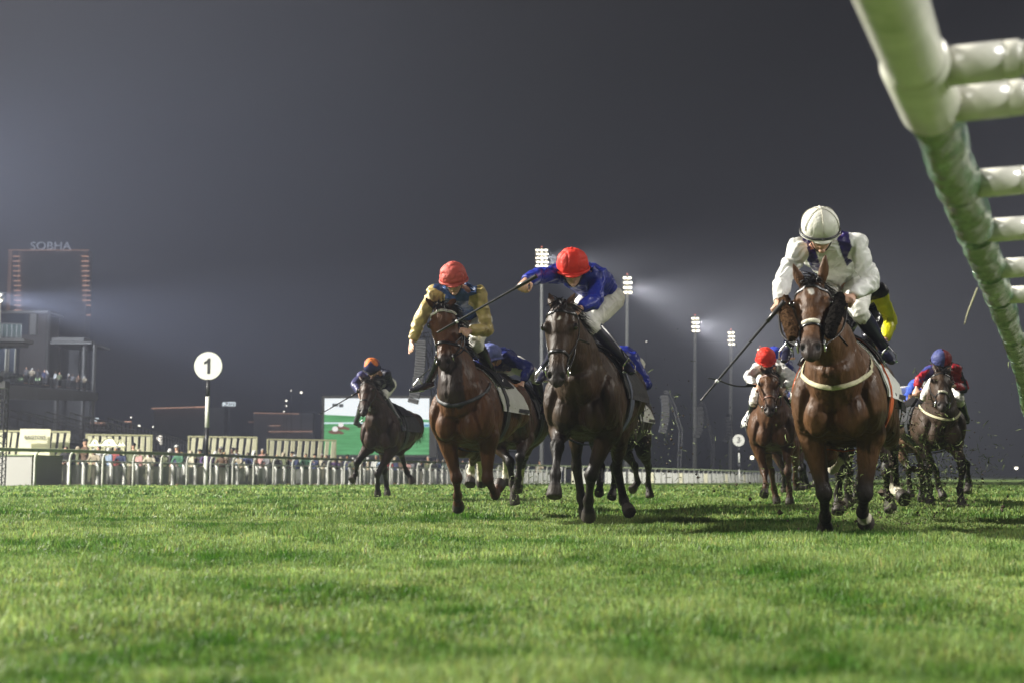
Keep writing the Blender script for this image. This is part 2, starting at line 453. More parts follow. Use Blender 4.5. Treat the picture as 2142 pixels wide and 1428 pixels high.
def hair(parts_list, roots, dirs, length, width, sag, n=4, jit=0.3, seed=0):
    rg = np.random.default_rng(seed); V = []; Fc = []
    for p, d in zip(roots, dirs):
        p = np.array(p, float); d = np.array(d, float) + rg.normal(0, jit, 3) * 0.5; d /= np.linalg.norm(d)
        ln = length * rg.uniform(0.7, 1.15); s = np.cross(d, rg.normal(0, 1, 3)); s /= np.linalg.norm(s) + 1e-9
        q = p.copy(); base = len(V)
        for i in range(n + 1):
            t = i / n; wd = width * (1 - t * 0.85)
            V.append(tuple(q - s * wd)); V.append(tuple(q + s * wd))
            d = d + np.array([0, 0, -sag / n]); dn = d / np.linalg.norm(d); q = q + dn * ln / n
        for i in range(n):
            a = base + 2 * i; Fc.append((a, a + 1, a + 3, a + 2))
    return V, Fc

class HorseFrame: pass

def horse(label, p0, y, hdg, coat, poll, muz, FL, FR, HL, HR, dz=-0.10, sc=1.0, vox=0.013, socks=(), star=0.0, bridle='black', girth=None,
          cheek=None, cloth='white', forelock=True, beads=False, ears=None, strap=None, neckL=0.74, headL=0.60, face=None, noseband=None, dark=0.95, group=None, browhw=1.0):
    hf = HorseFrame(); h = R(hdg)
    b = Vector((math.sin(h), math.cos(h), 0)); r = Vector((math.cos(h), -math.sin(h), 0)); up = Vector((0, 0, 1))
    P0 = at(p0[0], p0[1], y); O = Vector((P0.x, y, 0))
    def W(t, lat, z): return O + b * (t * sc) + r * (lat * sc) + up * (z * sc + (0 if z < 0.2 else dz))
    hf.W = W; hf.O = O; hf.b = b; hf.r = r; hf.sc = sc; hf.dz = dz; hf.y = y
    # poll & head
    nb = W(.10, 0, 1.32)
    Pl = solve(nb, poll[0], poll[1], neckL * sc, -1)
    Mz = solve(Pl, muz[0], muz[1], headL * sc, -1)
    ax = (Mz - Pl).normalized(); HL_ = (Mz - Pl).length
    fw = (-b * 1.0 + up * 0.9 ); n = (fw - ax * fw.dot(ax)).normalized(); lt = ax.cross(n).normalized()   # lateral
    if lt.dot(r) < 0: lt = -lt
    hf.Pl, hf.Mz, hf.ax, hf.n, hf.lt = Pl, Mz, ax, n, lt
    def Hd(s, l, d): return Pl + ax * (s * HL_ / .60) + lt * (l * sc) + n * (d * sc)
    parts = []
    T = [(-.06, 1.06, .13, .12), (.0, 1.07, .22, .21), (.09, 1.10, .275, .28), (.24, 1.145, .295, .345), (.42, 1.165, .305, .375), (.62, 1.16, .325, .355),
         (.85, 1.170, .335, .33), (1.05, 1.20, .325, .30), (1.25, 1.235, .31, .265), (1.42, 1.235, .27, .235), (1.55, 1.20, .17, .17), (1.60, 1.19, .09, .10)]
    parts.append(loft([[*W(t, 0, z), a * sc, c * sc] for t, z, a, c in T], -r, 28, 3, n=2.15, egg=0.22))
    # neck
    Nn = []
    A0 = np.array(W(.30, 0, 1.24)); A1 = np.array(W(.04, 0, 1.22)); 
    dirn = np.array(Pl - nb); dirn /= np.linalg.norm(dirn)
    mid = np.array(nb) * .5 + np.array(Pl) * .5 - np.array([0, 0, .01])
    q25 = np.array(nb) * .78 + np.array(Pl) * .22
    pe = np.array(Pl - n * .10 * sc + ax * 0.03)
    st = [[*A0, .23 * sc, .30 * sc], [*(A1 * .6 + np.array(nb) * .4), .205 * sc, .28 * sc], [*q25, .165 * sc, .235 * sc], [*(mid - np.array(n) * .0), .122 * sc, .185 * sc],
          [*(np.array(nb) * .2 + np.array(Pl) * .8 - np.array(n) * .05), .096 * sc, .135 * sc], [*pe, .082 * sc, .105 * sc]]
    parts.append(loft(st, r, 20, 4, egg=0.0))
    # head
    Hs = [(-.045, .055, .050), (0.0, .095, .085), (.07, .117, .112), (.14, .122, .132), (.22, .106, .142), (.29, .084, .120), (.36, .069, .092), (.44, .062, .072), (.50, .066, .068), (.555, .063, .060), (.595, .040, .040), (.61, .02, .02)]
    parts.append(loft([[*Hd(s, 0, -d), a * sc * (browhw if s < .25 else 1), d * sc] for s, a, d in Hs], -lt, 22, 4, n=2.5, egg=0.18))
    for sg in (-1, 1):
        parts.append(ellipsoid(Hd(.155, sg * .096, -.030), np.array([.040, .030, .030]) * sc, (ax, lt, n)))       # orbit
        parts.append(ellipsoid(Hd(.24, sg * .060, -.165), np.array([.090, .030, .075]) * sc, (ax, lt, n)))      # jowl
        parts.append(ellipsoid(Hd(.26, sg * .058, -.065), np.array([.085, .012, .016]) * sc, (ax, lt, n)))      # facial crest
        parts.append(ellipsoid(Hd(.535, sg * .046, -.026), np.array([.036, .022, .026]) * sc, (ax, lt, n)))     # nostril wing
        # chest and shoulder muscles
        parts.append(ellipsoid(W(.0, sg * .115, 1.00), np.array([.105, .15, .11]) * sc, (r, up, b)))
        parts.append(ellipsoid(W(.09, sg * .205, 1.08), np.array([.095, .21, .15]) * sc, (r, up, b)))
        parts.append(ellipsoid(W(.33, sg * .235, 1.08), np.array([.075, .19, .17]) * sc, (r, up, b)))
        parts.append(ellipsoid(W(1.22, sg * .20, 1.22), np.array([.14, .22, .27]) * sc, (r, up, b)))
    parts.append(ellipsoid(Hd(.565, 0, -.095), np.array([.035, .036, .022]) * sc, (ax, lt, n)))     # lower lip
    parts.append(ellipsoid(Hd(.10, 0, .004), np.array([.10, .05, .012]) * sc, (ax, lt, n)))
    # ears
    for i, sg in enumerate((-1, 1)):
        b0 = Hd(-.020, sg * .058, -.035)
        if ears and ears[i] is not None:
            tip = solve(b0, ears[i][0], ears[i][1], .155 * sc, +1 if len(ears[i]) < 3 else ears[i][2])
        else: tip = b0 + (-ax * .9 + n * .1 + lt * sg * .35).normalized() * .15 * sc
        e1 = (tip - b0).normalized(); sd = (lt - e1 * lt.dot(e1)).normalized()
        parts.append(loft([[*b0, .026 * sc, .024 * sc], [*(b0 + (tip - b0) * .35), .036 * sc, .022 * sc], [*(b0 + (tip - b0) * .7), .025 * sc, .015 * sc], [*tip, .006, .006]], sd, 12, 3))
    # legs
    info = []
    def chain_front(sg, J):
        S = W(.10, sg * .175, 1.10); E = W(J.get('et', .24), sg * .195, .93)
        if 'E' in J: E = at(J['E'][0], J['E'][1], y + J['E'][2])
        K = solve(E, *J['K'][:2], .40 * sc, J['K'][2]); Fk = solve(K, *J['F'][:2], .265 * sc, J['F'][2]); To = solve(Fk, *J['T'][:2], .175 * sc, J['T'][2])
        if To.z < .02: To.z = .02
        info.append(tuple(round(q, 2) for q in ((K - E).length / (.40 * sc), (Fk - K).length / (.265 * sc), (To - Fk).length / (.175 * sc), E.z, K.z, To.z)))
        return S, E, K, Fk, To
    def chain_hind(sg, J):
        H = W(1.30, sg * .16, 1.20)
        Hk = at(J['H'][0], J['H'][1], y + J['H'][2]); Fk = solve(Hk, *J['F'][:2], .34 * sc, J['F'][2]); To = solve(Fk, *J['T'][:2], .175 * sc, J['T'][2])
        if To.z < .02: To.z = .02
        d = Hk - H; D = d.length; l1, l2 = .40 * sc, .44 * sc
        if D > (l1 + l2) * .985:
            l1 = l1 * D / ((l1 + l2) * .985); l2 = D / .985 - l1
        cosA = max(-1, min(1, (l1 * l1 + D * D - l2 * l2) / (2 * l1 * D))); sinA = math.sqrt(1 - cosA * cosA)
        dn = d / D; bend = (-b * 1.0 + r * sg * .06); bend = (bend - dn * bend.dot(dn)).normalized()
        St = H + dn * (l1 * cosA) + bend * (l1 * sinA)
        info.append(tuple(round(q, 2) for q in (D / (.84 * sc), (Fk - Hk).length / (.34 * sc), (To - Fk).length / (.175 * sc), Hk.z, To.z)))
        return H, St, Hk, Fk, To
    legs = []
    for sg, J in ((-1, FL), (1, FR)):
        c = chain_front(sg, J); legs.append(c[1:]); parts += leg_front(*c, r, sc)
    for sg, J in ((-1, HL), (1, HR)):
        c = chain_hind(sg, J); legs.append(c[1:]); parts += leg_hind(*c, r, sc)
    print('HORSE', label[:28], 'poll', tuple(round(q, 2) for q in Pl), 'muz', tuple(round(q, 2) for q in Mz), info)
    me = fuse(parts, vox, 3, 0.5)
    P = coords(me); Nv = normals(me)
    # nostril dents
    for sg in (-1, 1):
        c = np.array(Hd(.553, sg * .045, -.014)); d = np.linalg.norm(P - c, axis=1); wgt = np.clip(1 - d / (.027 * sc), 0, 1)
        P -= (np.array(n) * .030)[None] * wgt[:, None] ** .7
    # muscle and vein relief
    Q = (P - np.array(O)) / sc
    env = sstep(.35, .6, P[:, 2])
    P += Nv * ((vnoise(Q * np.array([9, 9, 5]), 3) * .005 - (1 - np.abs(vnoise(Q * np.array([7.5, 7.5, 3.5]) + 4, 9))) ** 5 * .008 + (1 - np.abs(vnoise(Q * np.array([17, 17, 7]), 19))) ** 7 * .004) * env)[:, None]
    bl = (P - np.array(O)) @ np.array(r) / sc; bt = (P - np.array(O)) @ np.array(b) / sc; bz = (P[:, 2] - dz) / sc
    fr_m = sstep(.16, .02, bt) * sstep(.80, .90, bz) * sstep(1.24, 1.10, bz)
    dep = .034 * np.exp(-(bl / .022) ** 2) + .016 * np.exp(-((np.abs(bl) - .205 + (bz - 1.0) * .25) / .022) ** 2)
    P += np.array(b)[None] * (dep * fr_m * sc)[:, None]
    P += Nv * (.008 * np.exp(-((np.abs(bl) - .12) / .05) ** 2) * fr_m)[:, None]
    setcoords(me, P)
    # colour
    c0 = np.array(coat); C = np.repeat(c0[None], len(P), 0)
    C *= (1 + 0.12 * vnoise(Q * 3.1, 5))[:, None]
    blk = np.array([.012, .010, .009])
    for li, lg in enumerate(legs):
        par, dist = seg_param(P, [np.array(q) for q in lg])
        near = dist < .16 * sc
        wdk = sstep(.45, .95, par) * dark * near
        C = C * (1 - wdk[:, None]) + blk * wdk[:, None]
        hoofw = sstep(2.50, 2.56, par) * near
        if li in dict(socks):
            v0 = dict(socks)[li]
            ws = sstep(v0, v0 + .08, par + 0.04 * vnoise(Q * 30, 2)) * near * (1 - hoofw)
            C = C * (1 - ws[:, None]) + np.array([.52, .48, .38]) * ws[:, None]
        C = C * (1 - hoofw[:, None]) + np.array([.045, .038, .032]) * hoofw[:, None]
    hs = (P - np.array(Pl)) @ np.array(ax); hl = (P - np.array(Pl)) @ np.array(lt); hn = (P - np.array(Pl)) @ np.array(n)
    inh = (np.abs(hl) < .14) & (hs > -.02) & (hn > -.25) & (hn < .05)
    wm = sstep(.43, .52, hs / HL_ * .6) * inh * .85
    C = C * (1 - wm[:, None]) + np.array([.022, .018, .017]) * wm[:, None]
    for sg in (-1, 1):
        dn_ = np.linalg.norm(P - np.array(Hd(.553, sg * .047, -.024)), axis=1); wn = sstep(.026 * sc, .012 * sc, dn_); C = C * (1 - wn[:, None]) + .003 * wn[:, None]
        de_ = np.linalg.norm(P - np.array(Hd(.158, sg * .118, -.028)), axis=1); wn = sstep(.042 * sc, .022 * sc, de_) * .8; C = C * (1 - wn[:, None]) + np.array([.010, .007, .006]) * wn[:, None]
    if star:
        ds = np.sqrt(((hs - .10) / 1.3) ** 2 + (hl - .005) ** 2) + .012 * vnoise(Q * 40, 4)
        ws = sstep(star, star * .55, ds) * inh
        C = C * (1 - ws[:, None]) + np.array([.65, .62, .55]) * ws[:, None]
    setcol(me, np.clip(C, .004, 1))
    bvh = bvh_of(me)
    hf.bvh = bvh; hf.Hd = Hd
    root = empty('horse', (O.x + b.x * .6, O.y + b.y * .6, 0), label, 'horse', group); hf.root = root
    link('body', me, M_COAT, root)
    for sg in (-1, 1):
        obj('eye', ellipsoid(Hd(.158, sg * .119, -.026), np.array([.026, .019, .022]) * sc, (ax, lt, n), 14, 10), M_EYE, root)
    # hair
    roots = []; dirs = []
    for i in range(170):
        t = i / 169; p = Vector(nb) * (1 - t) + Pl * t
        o = p + (up * .6 + b * .35).normalized() * .5; d = -(o - p).normalized(); hit = bvh.ray_cast(o, d)
        if hit[0] is None: continue
        for k in range(2):
            roots.append(hit[0] + Vector(rng.normal(0, .008, 3))); dirs.append(r * 0.9 + b * .5 + up * .25)
    obj('mane', hair(None, roots, dirs, .16, .006, 1.1, seed=3), M_HAIR, root)
    if forelock:
        roots = [Hd(-.04 + rng.uniform(-.02, .03), rng.uniform(-.045, .045), -.005) for _ in range(70)]
        dirs = [ax * .6 + n * .55 + lt * rng.uniform(-.5, .5) + up * .3 for _ in roots]
        obj('forelock', hair(None, roots, dirs, .12, .006, .7, jit=.5, seed=4), M_HAIR, root)
    roots = [W(1.58, rng.normal(0, .025), 1.30 + rng.normal(0, .02)) for _ in range(150)]
    dirs = [b * 1.1 + up * .25 + r * rng.normal(0, .12) for _ in roots]
    obj('tail', hair(None, roots, dirs, .62, .008, 1.5, n=7, jit=.12, seed=5), M_HAIR, root)
    # bridle
    lea = M_LEATHER if bridle == 'black' else M_BROWNLEA
    def hw(s): return np.interp(s, [q[0] for q in Hs], [q[1] for q in Hs]) 
    def hd(s): return np.interp(s, [q[0] for q in Hs], [q[2] for q in Hs])
    def ring(s0, s1, a0, a1, cnt=22, off=.006, wd=.014, flat=.35):
        o_ = []; c_ = []
        for i in range(cnt):
            f = i / (cnt - 1); a = a0 + (a1 - a0) * f; s = s0 + (s1 - s0) * abs(math.sin(a))
            c = Hd(s, 0, -hd(s)); d = (lt * math.sin(a) + n * math.cos(a)); o_.append(c + d * .35 * sc); c_.append(c)
        return surf_tube(bvh, o_, c_, wd * sc, off * sc, flat)
    br = []
    g1, nosepts = ring(.36, .36, -math.pi * .95, math.pi * .95, 30); br.append(g1)
    g2, browp = ring(.045, .045, -1.45, 1.45, 18)
    if not beads: br.append(g2)
    for sg in (-1, 1):
        o_ = []; c_ = []
        for f in np.linspace(0, 1, 12):
            s = -.02 + .50 * f; c = Hd(s, 0, -hd(s) * (1.0)); d = (lt * sg + n * (-.25 + .1 * f)).normalized()
            o_.append(c + d * .35); c_.append(c)
        br.append(surf_tube(bvh, o_, c_, .013 * sc, .007, .35)[0])
        o_ = []; c_ = []
        for f in np.linspace(0, 1, 12):
            a = sg * (1.5 + 1.4 * f); s = .04 + .12 * math.sin(f * 3.1); c = Hd(s, 0, -hd(s)); d = lt * math.sin(a) + n * math.cos(a)
            o_.append(c + d * .4); c_.append(c)
        br.append(surf_tube(bvh, o_, c_, .010 * sc, .006, .4)[0])
    bro = place('bridle', br, lea, root, smooth=True)
    if noseband == 'white':
        place('noseband_fleece', [ring(.345, .345, -.55, .55, 10, off=.010, wd=.017, flat=.7)[0]], mat('white_fleece', (.55, .52, .42), .95, var=.2, vscale=50, bump=.6), bro, smooth=True)
    if beads:
        bd = []
        for p in catmull([list(q) for q in browp], 1)[::1]:
            bd.append(ellipsoid(p, np.array([.010, .010, .010]) * sc, None, 8, 6))
        bd.append(g2); place('beaded_browband', bd, M_BEADS, bro, smooth=True)
    hf.bits = []
    for sg in (-1, 1):
        c = Hd(.485, sg * .080, -.075); pts = [c + (ax * math.cos(a) + n * math.sin(a)) * .036 * sc for a in np.linspace(0, 2 * math.pi, 15)]
        obj('bit_ring', tube(pts, .0055 * sc, 6, side=lt), M_CHROME, bro); hf.bits.append(c)
    if cheek:
        for sg, mk_ in ((-1, M_WOOL_LIT), (1, M_WOOL_SHADE)):
            c = [Hd(s, sg * (hw(s) + .048), -.055 + .03 * s) for s in (.07, .16, .27, .38, .45)]
            g = tube(c, [.030, .042, .045, .041, .026], 14, 4)
            me2 = fuse([g], .006, 1); q = coords(me2); nn = normals(me2); q += nn * (vnoise(q * 95, 3) * .006 + vnoise(q * 45, 5) * .006)[:, None]; setcoords(me2, q)
            link('cheekpiece', me2, mk_, bro)
    # breast girth
    if girth:
        gm = {'cream': M_TAN, 'black': M_BLACKWEB}[girth]
        o_ = []; c_ = []
        for f in np.linspace(-1, 1, 33):
            lat = f * .30; tt = -.5 + .60 * abs(f) ** 2.2; z = 1.16 + .22 * abs(f) ** 2.0
            o_.append(W(tt - .2 * (1 - abs(f)), lat * 1.9, z)); c_.append(W(.22 + .10 * abs(f), lat * .35, z + .0))
        g, _ = surf_tube(bvh, o_, c_, .016 * sc, .008, .30); place('breast_girth', [g], gm, root, smooth=True)
    # saddlecloth, saddle, girth
    cm = M_CLOTHW if cloth == 'white' else M_CLOTHD
    czz = 1.18
    A_ = np.linspace(-1.72, 1.72, 31)
    g = wrap_patch(bvh, W, np.linspace(.34, .98, 15), A_, .014, czz, .010, ripple=.008, flare=.055)
    cl = obj('saddlecloth', g, cm, root)
    if cloth == 'white':
        for sg in (-1, 1):
            g = wrap_patch(bvh, W, np.linspace(.60, .95, 8), np.linspace(sg * 1.60, sg * 1.69, 3), .027, czz, .003, flare=.055)
            obj('saddlecloth_stripe', g, M_CLOTHD, cl)
    g = wrap_patch(bvh, W, np.linspace(.36, .80, 11), np.linspace(-1.0, 1.0, 17), .046, czz, .012, rr=.75)
    sd = obj('saddle', g, M_LEATHER, root)
    g = wrap_patch(bvh, W, np.linspace(.42, .52, 4), np.linspace(-3.14, 3.14, 49), .030, czz, .006, rr=.48)
    obj('girth', g, {'blue': M_GIRTHB, 'orange': M_ORANGE}.get(strap, M_BLACKWEB), sd)
    hf.saddle = sd
    return hf
# ------------------------------------------------------------------ jockey
M_SKIN = mat('skin', (0.50, 0.29, 0.20), 0.45, var=0.10, vscale=30, bump=0.1, bscale=90)
M_BOOT = mat('boot_black', (0.012, 0.012, 0.018), 0.22, var=0.2, vscale=20)
M_BOOTTOE = mat('boot_white_sole', (0.60, 0.60, 0.60), 0.4, var=0.1)
M_BREECH = mat('breeches_white', (0.66, 0.65, 0.60), 0.6, var=0.05, vscale=8, bump=0.3, bscale=22)
M_BREECHG = mat('breeches_grey', (0.30, 0.30, 0.33), 0.6, var=0.1, vscale=8, bump=0.3, bscale=22)
M_GOG = mat('goggle_lens', (0.02, 0.025, 0.03), 0.08, spec=0.9, var=0.1)
M_GOGC = mat('goggle_clear', (0.45, 0.42, 0.38), 0.08, spec=0.9, var=0.1)
M_WHIP = mat('whip_black', (0.012, 0.012, 0.014), 0.35, var=0.2, vscale=30)
M_STIR = mat('stirrup_steel', (0.7, 0.7, 0.7), 0.22, metal=1.0, var=0.05)
def silk(name, col=(.3,.3,.3), attr=False):
    return mat(name, col, 0.42, spec=0.25, var=0.08, vscale=12, bump=0.40, bscale=20, attr=attr)
def capm(name, col, attr=False):
    return mat(name, col, 0.62, spec=0.25, var=0.12, vscale=10, bump=0.5, bscale=22, attr=attr)
def hand(wr, d, pn, curl=0.6, sc=1.0, thumb=1):
    """d = direction of the palm, pn = back-of-hand normal, curl 0..1"""
    d = Vector(d).normalized(); pn = Vector(pn); pn = (pn - d * pn.dot(d)).normalized(); s = d.cross(pn).normalized()
    wr = Vector(wr); P = []
    pc = wr + d * .085 * sc
    P.append(loft([[*wr, .024 * sc, .019 * sc], [*(wr + d * .03 * sc), .032 * sc, .017 * sc], [*(wr + d * .07 * sc), .040 * sc, .015 * sc], [*(wr + d * .095 * sc), .038 * sc, .012 * sc]], s, 12, 3))
    tips = []
    for i, (o, ln) in enumerate(((-.030, .072), (-.010, .082), (.011, .076), (.030, .060))):
        q = wr + d * .090 * sc + s * o * sc; pts = [wr + d * .06 * sc + s * o * .9 * sc, q]; a = 0.15 + i * .03; dd = Vector(d)
        for j, f in enumerate((.45, .31, .24)):
            a += curl * (1.35, 1.45, .9)[j] * (1 + .06 * (i - 1.5)); dd = (d * math.cos(a) - pn * math.sin(a))
            q = q + dd * (ln * f * sc); pts.append(q)
        rr = [.0095, .0095, .0088, .0078, .0066]
        P.append(tube(pts, [x * sc for x in rr], 8, 2, side=s)); tips.append(q)
    th0 = wr + d * .025 * sc - s * thumb * .022 * sc
    t1 = th0 + (d * .6 - s * thumb * .75 - pn * .25).normalized() * .040 * sc
    t2 = t1 + (d * .85 - s * thumb * (.3 - .5 * curl) - pn * .75 * curl).normalized() * .032 * sc
    t3 = t2 + (d * .6 + s * thumb * .45 * curl - pn * .9 * curl).normalized() * .026 * sc
    P.append(tube([th0, t1, t2, t3], [.0125 * sc, .0115 * sc, .0098 * sc, .0075 * sc], 8, 2, side=pn))
    return P, pc - pn * .025 * sc
def sleeve(a, b, c, r0=.075, r1=.058, r2=.034):
    a, b, c = [np.array(v) for v in (a, b, c)]
    def l(p, q, t): return p + (q - p) * t
    st = [[*a, r0, r0], [*l(a, b, .5), r1 * 1.06, r1 * 1.06], [*b, r1 * .98, r1 * .98], [*l(b, c, .4), r1 * .92, r1 * .92], [*l(b, c, .8), r2 * 1.2, r2 * 1.2], [*l(b, c, .93), r2, r2]]
    sd = np.cross(b - a, c - b)
    if np.linalg.norm(sd) < 1e-3: sd = np.array(anyperp(Vector(c - a)))
    return loft(st, sd / np.linalg.norm(sd), 14, 4)
def wrinkle(me, amp=.007, f=16, seed=1, stretch=(1, 1, 1)):
    P = coords(me); Nv = normals(me); Q = P * np.array(stretch) * f + vnoise(P * f * .5, seed)[:, None] * 1.3
    k = (1 - np.abs(vnoise(Q, seed + 3))) ** 2 * 1.2 - .6 + .5 * vnoise(Q * 2.1, seed + 7)
    P += Nv * (k * amp)[:, None]; setcoords(me, P)

def jockey(hf, label, J, cap, top, colfn=None, breeches=None, boots=None, gog='dark', vox=.008, face=None, cap2=None, group=None, handL=None, handR=None, peak=None, boot_top=None,
           capfn=None, detail=True, look=None, stir=True):
    """J: joint -> (px, py, t) [t metres along the horse from the chest] or missing for the standard pose."""
    W, b, r, sc = hf.W, hf.b, hf.r, hf.sc; up = Vector((0, 0, 1)); fwd = -b
    std = dict(head=(.00, 0, 2.02), neck=(.10, 0, 1.96), sL=(.20, -.17, 1.90), sR=(.20, .17, 1.90), eL=(.08, -.30, 1.70), eR=(.08, .30, 1.70), wL=(-.12, -.10, 1.62), wR=(-.12, .10, 1.62),
               pel=(.72, 0, 1.88), kL=(.30, -.29, 1.60), kR=(.30, .29, 1.60), aL=(.60, -.31, 1.30), aR=(.60, .31, 1.30), tL=(.42, -.33, 1.21), tR=(.42, .33, 1.21))
    ln = dict(eL=('sL', .28), eR=('sR', .28), wL=('eL', .26), wR=('eR', .26), aL=('kL', .40), aR=('kR', .40), tL=('aL', .19), tR=('aR', .19))
    D = {}
    for k in ('pel', 'head', 'neck', 'sL', 'sR', 'eL', 'eR', 'wL', 'wR', 'kL', 'kR', 'aL', 'aR', 'tL', 'tR'):
        if k in J:
            v = J[k]
            if k in ln and v[2] in ('+', '-'):
                D[k] = solve(D[ln[k][0]], v[0], v[1], ln[k][1] * sc, 1 if v[2] == '+' else -1)
            else:
                D[k] = at(v[0], v[1], hf.y + v[2] * math.cos(math.atan2(b.x, b.y)) * sc)
        else: D[k] = W(*std[k])
    if 'neck' not in J: D['neck'] = D['head'] * .45 + (D['sL'] + D['sR']) * .275 + up * .0
    print('  JOCKEY', label[:24], {k: round((D[k] - D[v[0]]).length / v[1], 2) for k, v in ln.items()}, 'sh', round((D['sL'] - D['sR']).length, 2), 'torso', round(((D['sL'] + D['sR']) / 2 - D['pel']).length, 2), 'thigh', round((D['kR'] - D['pel']).length, 2), round((D['kL'] - D['pel']).length, 2))
    Hc = D['head']
    # head frame : f forward (look), v crown direction
    f = Vector(look) if look is not None else (fwd * 1.0 + up * -.25)
    f.normalize(); v = (up * 1.0 + fwd * .25); v = (v - f * v.dot(f)).normalized(); s = f.cross(v).normalized()
    if s.dot(r) < 0: s = -s
    def H(a, c, d): return Hc + s * a * sc + v * c * sc + f * d * sc
    root = empty('person', (D['pel'].x, D['pel'].y, D['pel'].z), label, 'jockey', group)
    # ---- body (skin), one continuous mesh
    p = []
    p.append(ellipsoid(H(0, .01, -.015), np.array([.074, .098, .092]) * sc, (s, v, f)))
    p.append(loft([[*H(0, .02, .02), .070 * sc, .075 * sc], [*H(0, -.045, .025), .062 * sc, .068 * sc], [*H(0, -.095, .040), .044 * sc, .050 * sc], [*H(0, -.118, .050), .026 * sc, .030 * sc]], s, 16, 3))
    p.append(ellipsoid(H(0, -.035, .100), np.array([.014, .026, .020]) * sc, (s, v, f)))         # nose
    p.append(ellipsoid(H(0, -.012, .092), np.array([.010, .028, .012]) * sc, (s, v, f)))
    p.append(ellipsoid(H(0, .012, .082), np.array([.050, .012, .014]) * sc, (s, v, f)))          # brow
    p.append(ellipsoid(H(0, -.074, .088), np.array([.023, .007, .010]) * sc, (s, v, f)))         # lips
    p.append(ellipsoid(H(0, -.105, .080), np.array([.022, .016, .018]) * sc, (s, v, f)))         # chin
    for sg in (-1, 1):
        p.append(ellipsoid(H(sg * .042, -.035, .070), np.array([.022, .020, .020]) * sc, (s, v, f)))
        p.append(ellipsoid(H(sg * .076, -.015, -.005), np.array([.010, .030, .018]) * sc, (s, v, f)))  # ear
    p.append(tube([H(0, -.05, -.02), D['neck'], D['neck'] * .4 + (D['sL'] + D['sR']) * .3], [.055 * sc, .056 * sc, .06 * sc], 12, 3))
    mid = (D['sL'] + D['sR']) / 2; pel = D['pel']
    sh = (D['sR'] - D['sL']).normalized()
    tv = (pel - mid).normalized(); sideT = (sh - tv * sh.dot(tv)).normalized(); bk = sideT.cross(tv).normalized()
    if bk.z < 0: bk = -bk
    belly = mid * .45 + pel * .55 + bk * .035
    p.append(loft([[*(mid - tv * .02), .13 * sc, .08 * sc], [*(mid + tv * .12 + bk * .01), .14 * sc, .095 * sc], [*belly, .12 * sc, .09 * sc], [*pel, .13 * sc, .10 * sc]], sideT, 16, 3))
    shw = (D['sR'] - D['sL']).length
    hips = {'L': pel - r * .085 * sc, 'R': pel + r * .085 * sc}
    hinfo = {}
    for k in 'LR':
        S_, E_, W_ = D['s' + k], D['e' + k], D['w' + k]
        p.append(tube([S_ * .8 + mid * .2, S_, E_, W_], [.045 * sc, .045 * sc, .036 * sc, .024 * sc], 10, 3))
        dd = (W_ - E_).normalized(); hp = {'L': handL, 'R': handR}[k] or {}
        if hp.get('to') is not None: dd = (at(hp['to'][0], hp['to'][1], W_.y + hp['to'][2]) - W_).normalized()
        pn = hp.get('pn', up * .7 + fwd * .5 + (r if k == 'R' else -r) * .5)
        hp_, grip = hand(W_, dd, pn, hp.get('curl', .85), sc * 1.08, thumb=hp.get('thumb', -1 if k == 'R' else 1)); p += hp_; hinfo[k] = (grip, dd, Vector(pn))
        K_, A_, T_ = D['k' + k], D['a' + k], D['t' + k]
        p.append(tube([hips[k], K_ * .97 + hips[k] * .03, A_], [.06 * sc, .032 * sc, .015 * sc], 10, 1))
        p.append(tube([A_ - up * .02, A_ * .5 + T_ * .5 - up * .032], [.014 * sc, .010 * sc], 8, 1))
    me = fuse(p, min(vox, .0055) if detail else vox, 2 if detail else 3, .5)
    body = link('body', me, M_SKIN, root)
    # ---- silks
    q = [loft([[*(D['neck'] * .45 + mid * .55), .070 * sc, .062 * sc], [*(mid - tv * .02), max(.15 * sc, shw * .44), .095 * sc], [*(mid + tv * .12 + bk * .015), shw * .48, .118 * sc], [*(mid * .55 + pel * .45 + bk * .045), .165 * sc, .125 * sc], [*(mid * .25 + pel * .75 + bk * .04), .155 * sc, .118 * sc], [*(mid * .08 + pel * .92 + bk * .02), .14 * sc, .10 * sc]], sideT, 22, 4)]
    for k in 'LR':
        q.append(sleeve(D['s' + k] * .92 + mid * .08, D['e' + k], D['w' + k], .078 * sc, .060 * sc, .036 * sc))
        q.append(ellipsoid(D['s' + k], np.array([.075, .075, .075]) * sc))
    me = fuse(q, vox, 3, .5); wrinkle(me, .012, 15, 2)
    if colfn:
        P = coords(me)
        fr = dict(mid=np.array(mid), tv=np.array(tv), side=np.array(sideT), bk=np.array(bk), D={k: np.array(x) for k, x in D.items()}, shw=shw)
        C = colfn(P, fr); setcol(me, C)
    link('silks', me, top, root)
    # ---- breeches
    q = []
    q.append(ellipsoid(pel + tv * .02, np.array([.155, .13, .125]) * sc, (sideT, tv, bk)))
    for k in 'LR':
        K_, A_ = D['k' + k], D['a' + k]
        q.append(loft([[*hips[k], .105 * sc, .105 * sc], [*(hips[k] * .5 + K_ * .5), .090 * sc, .095 * sc], [*K_, .066 * sc, .070 * sc], [*(K_ * .8 + A_ * .2), .054 * sc, .056 * sc]], r, 14, 4))
    me = fuse(q, vox, 3, .5); wrinkle(me, .006, 18, 5)
    br = link('breeches', me, breeches or M_BREECH, root)
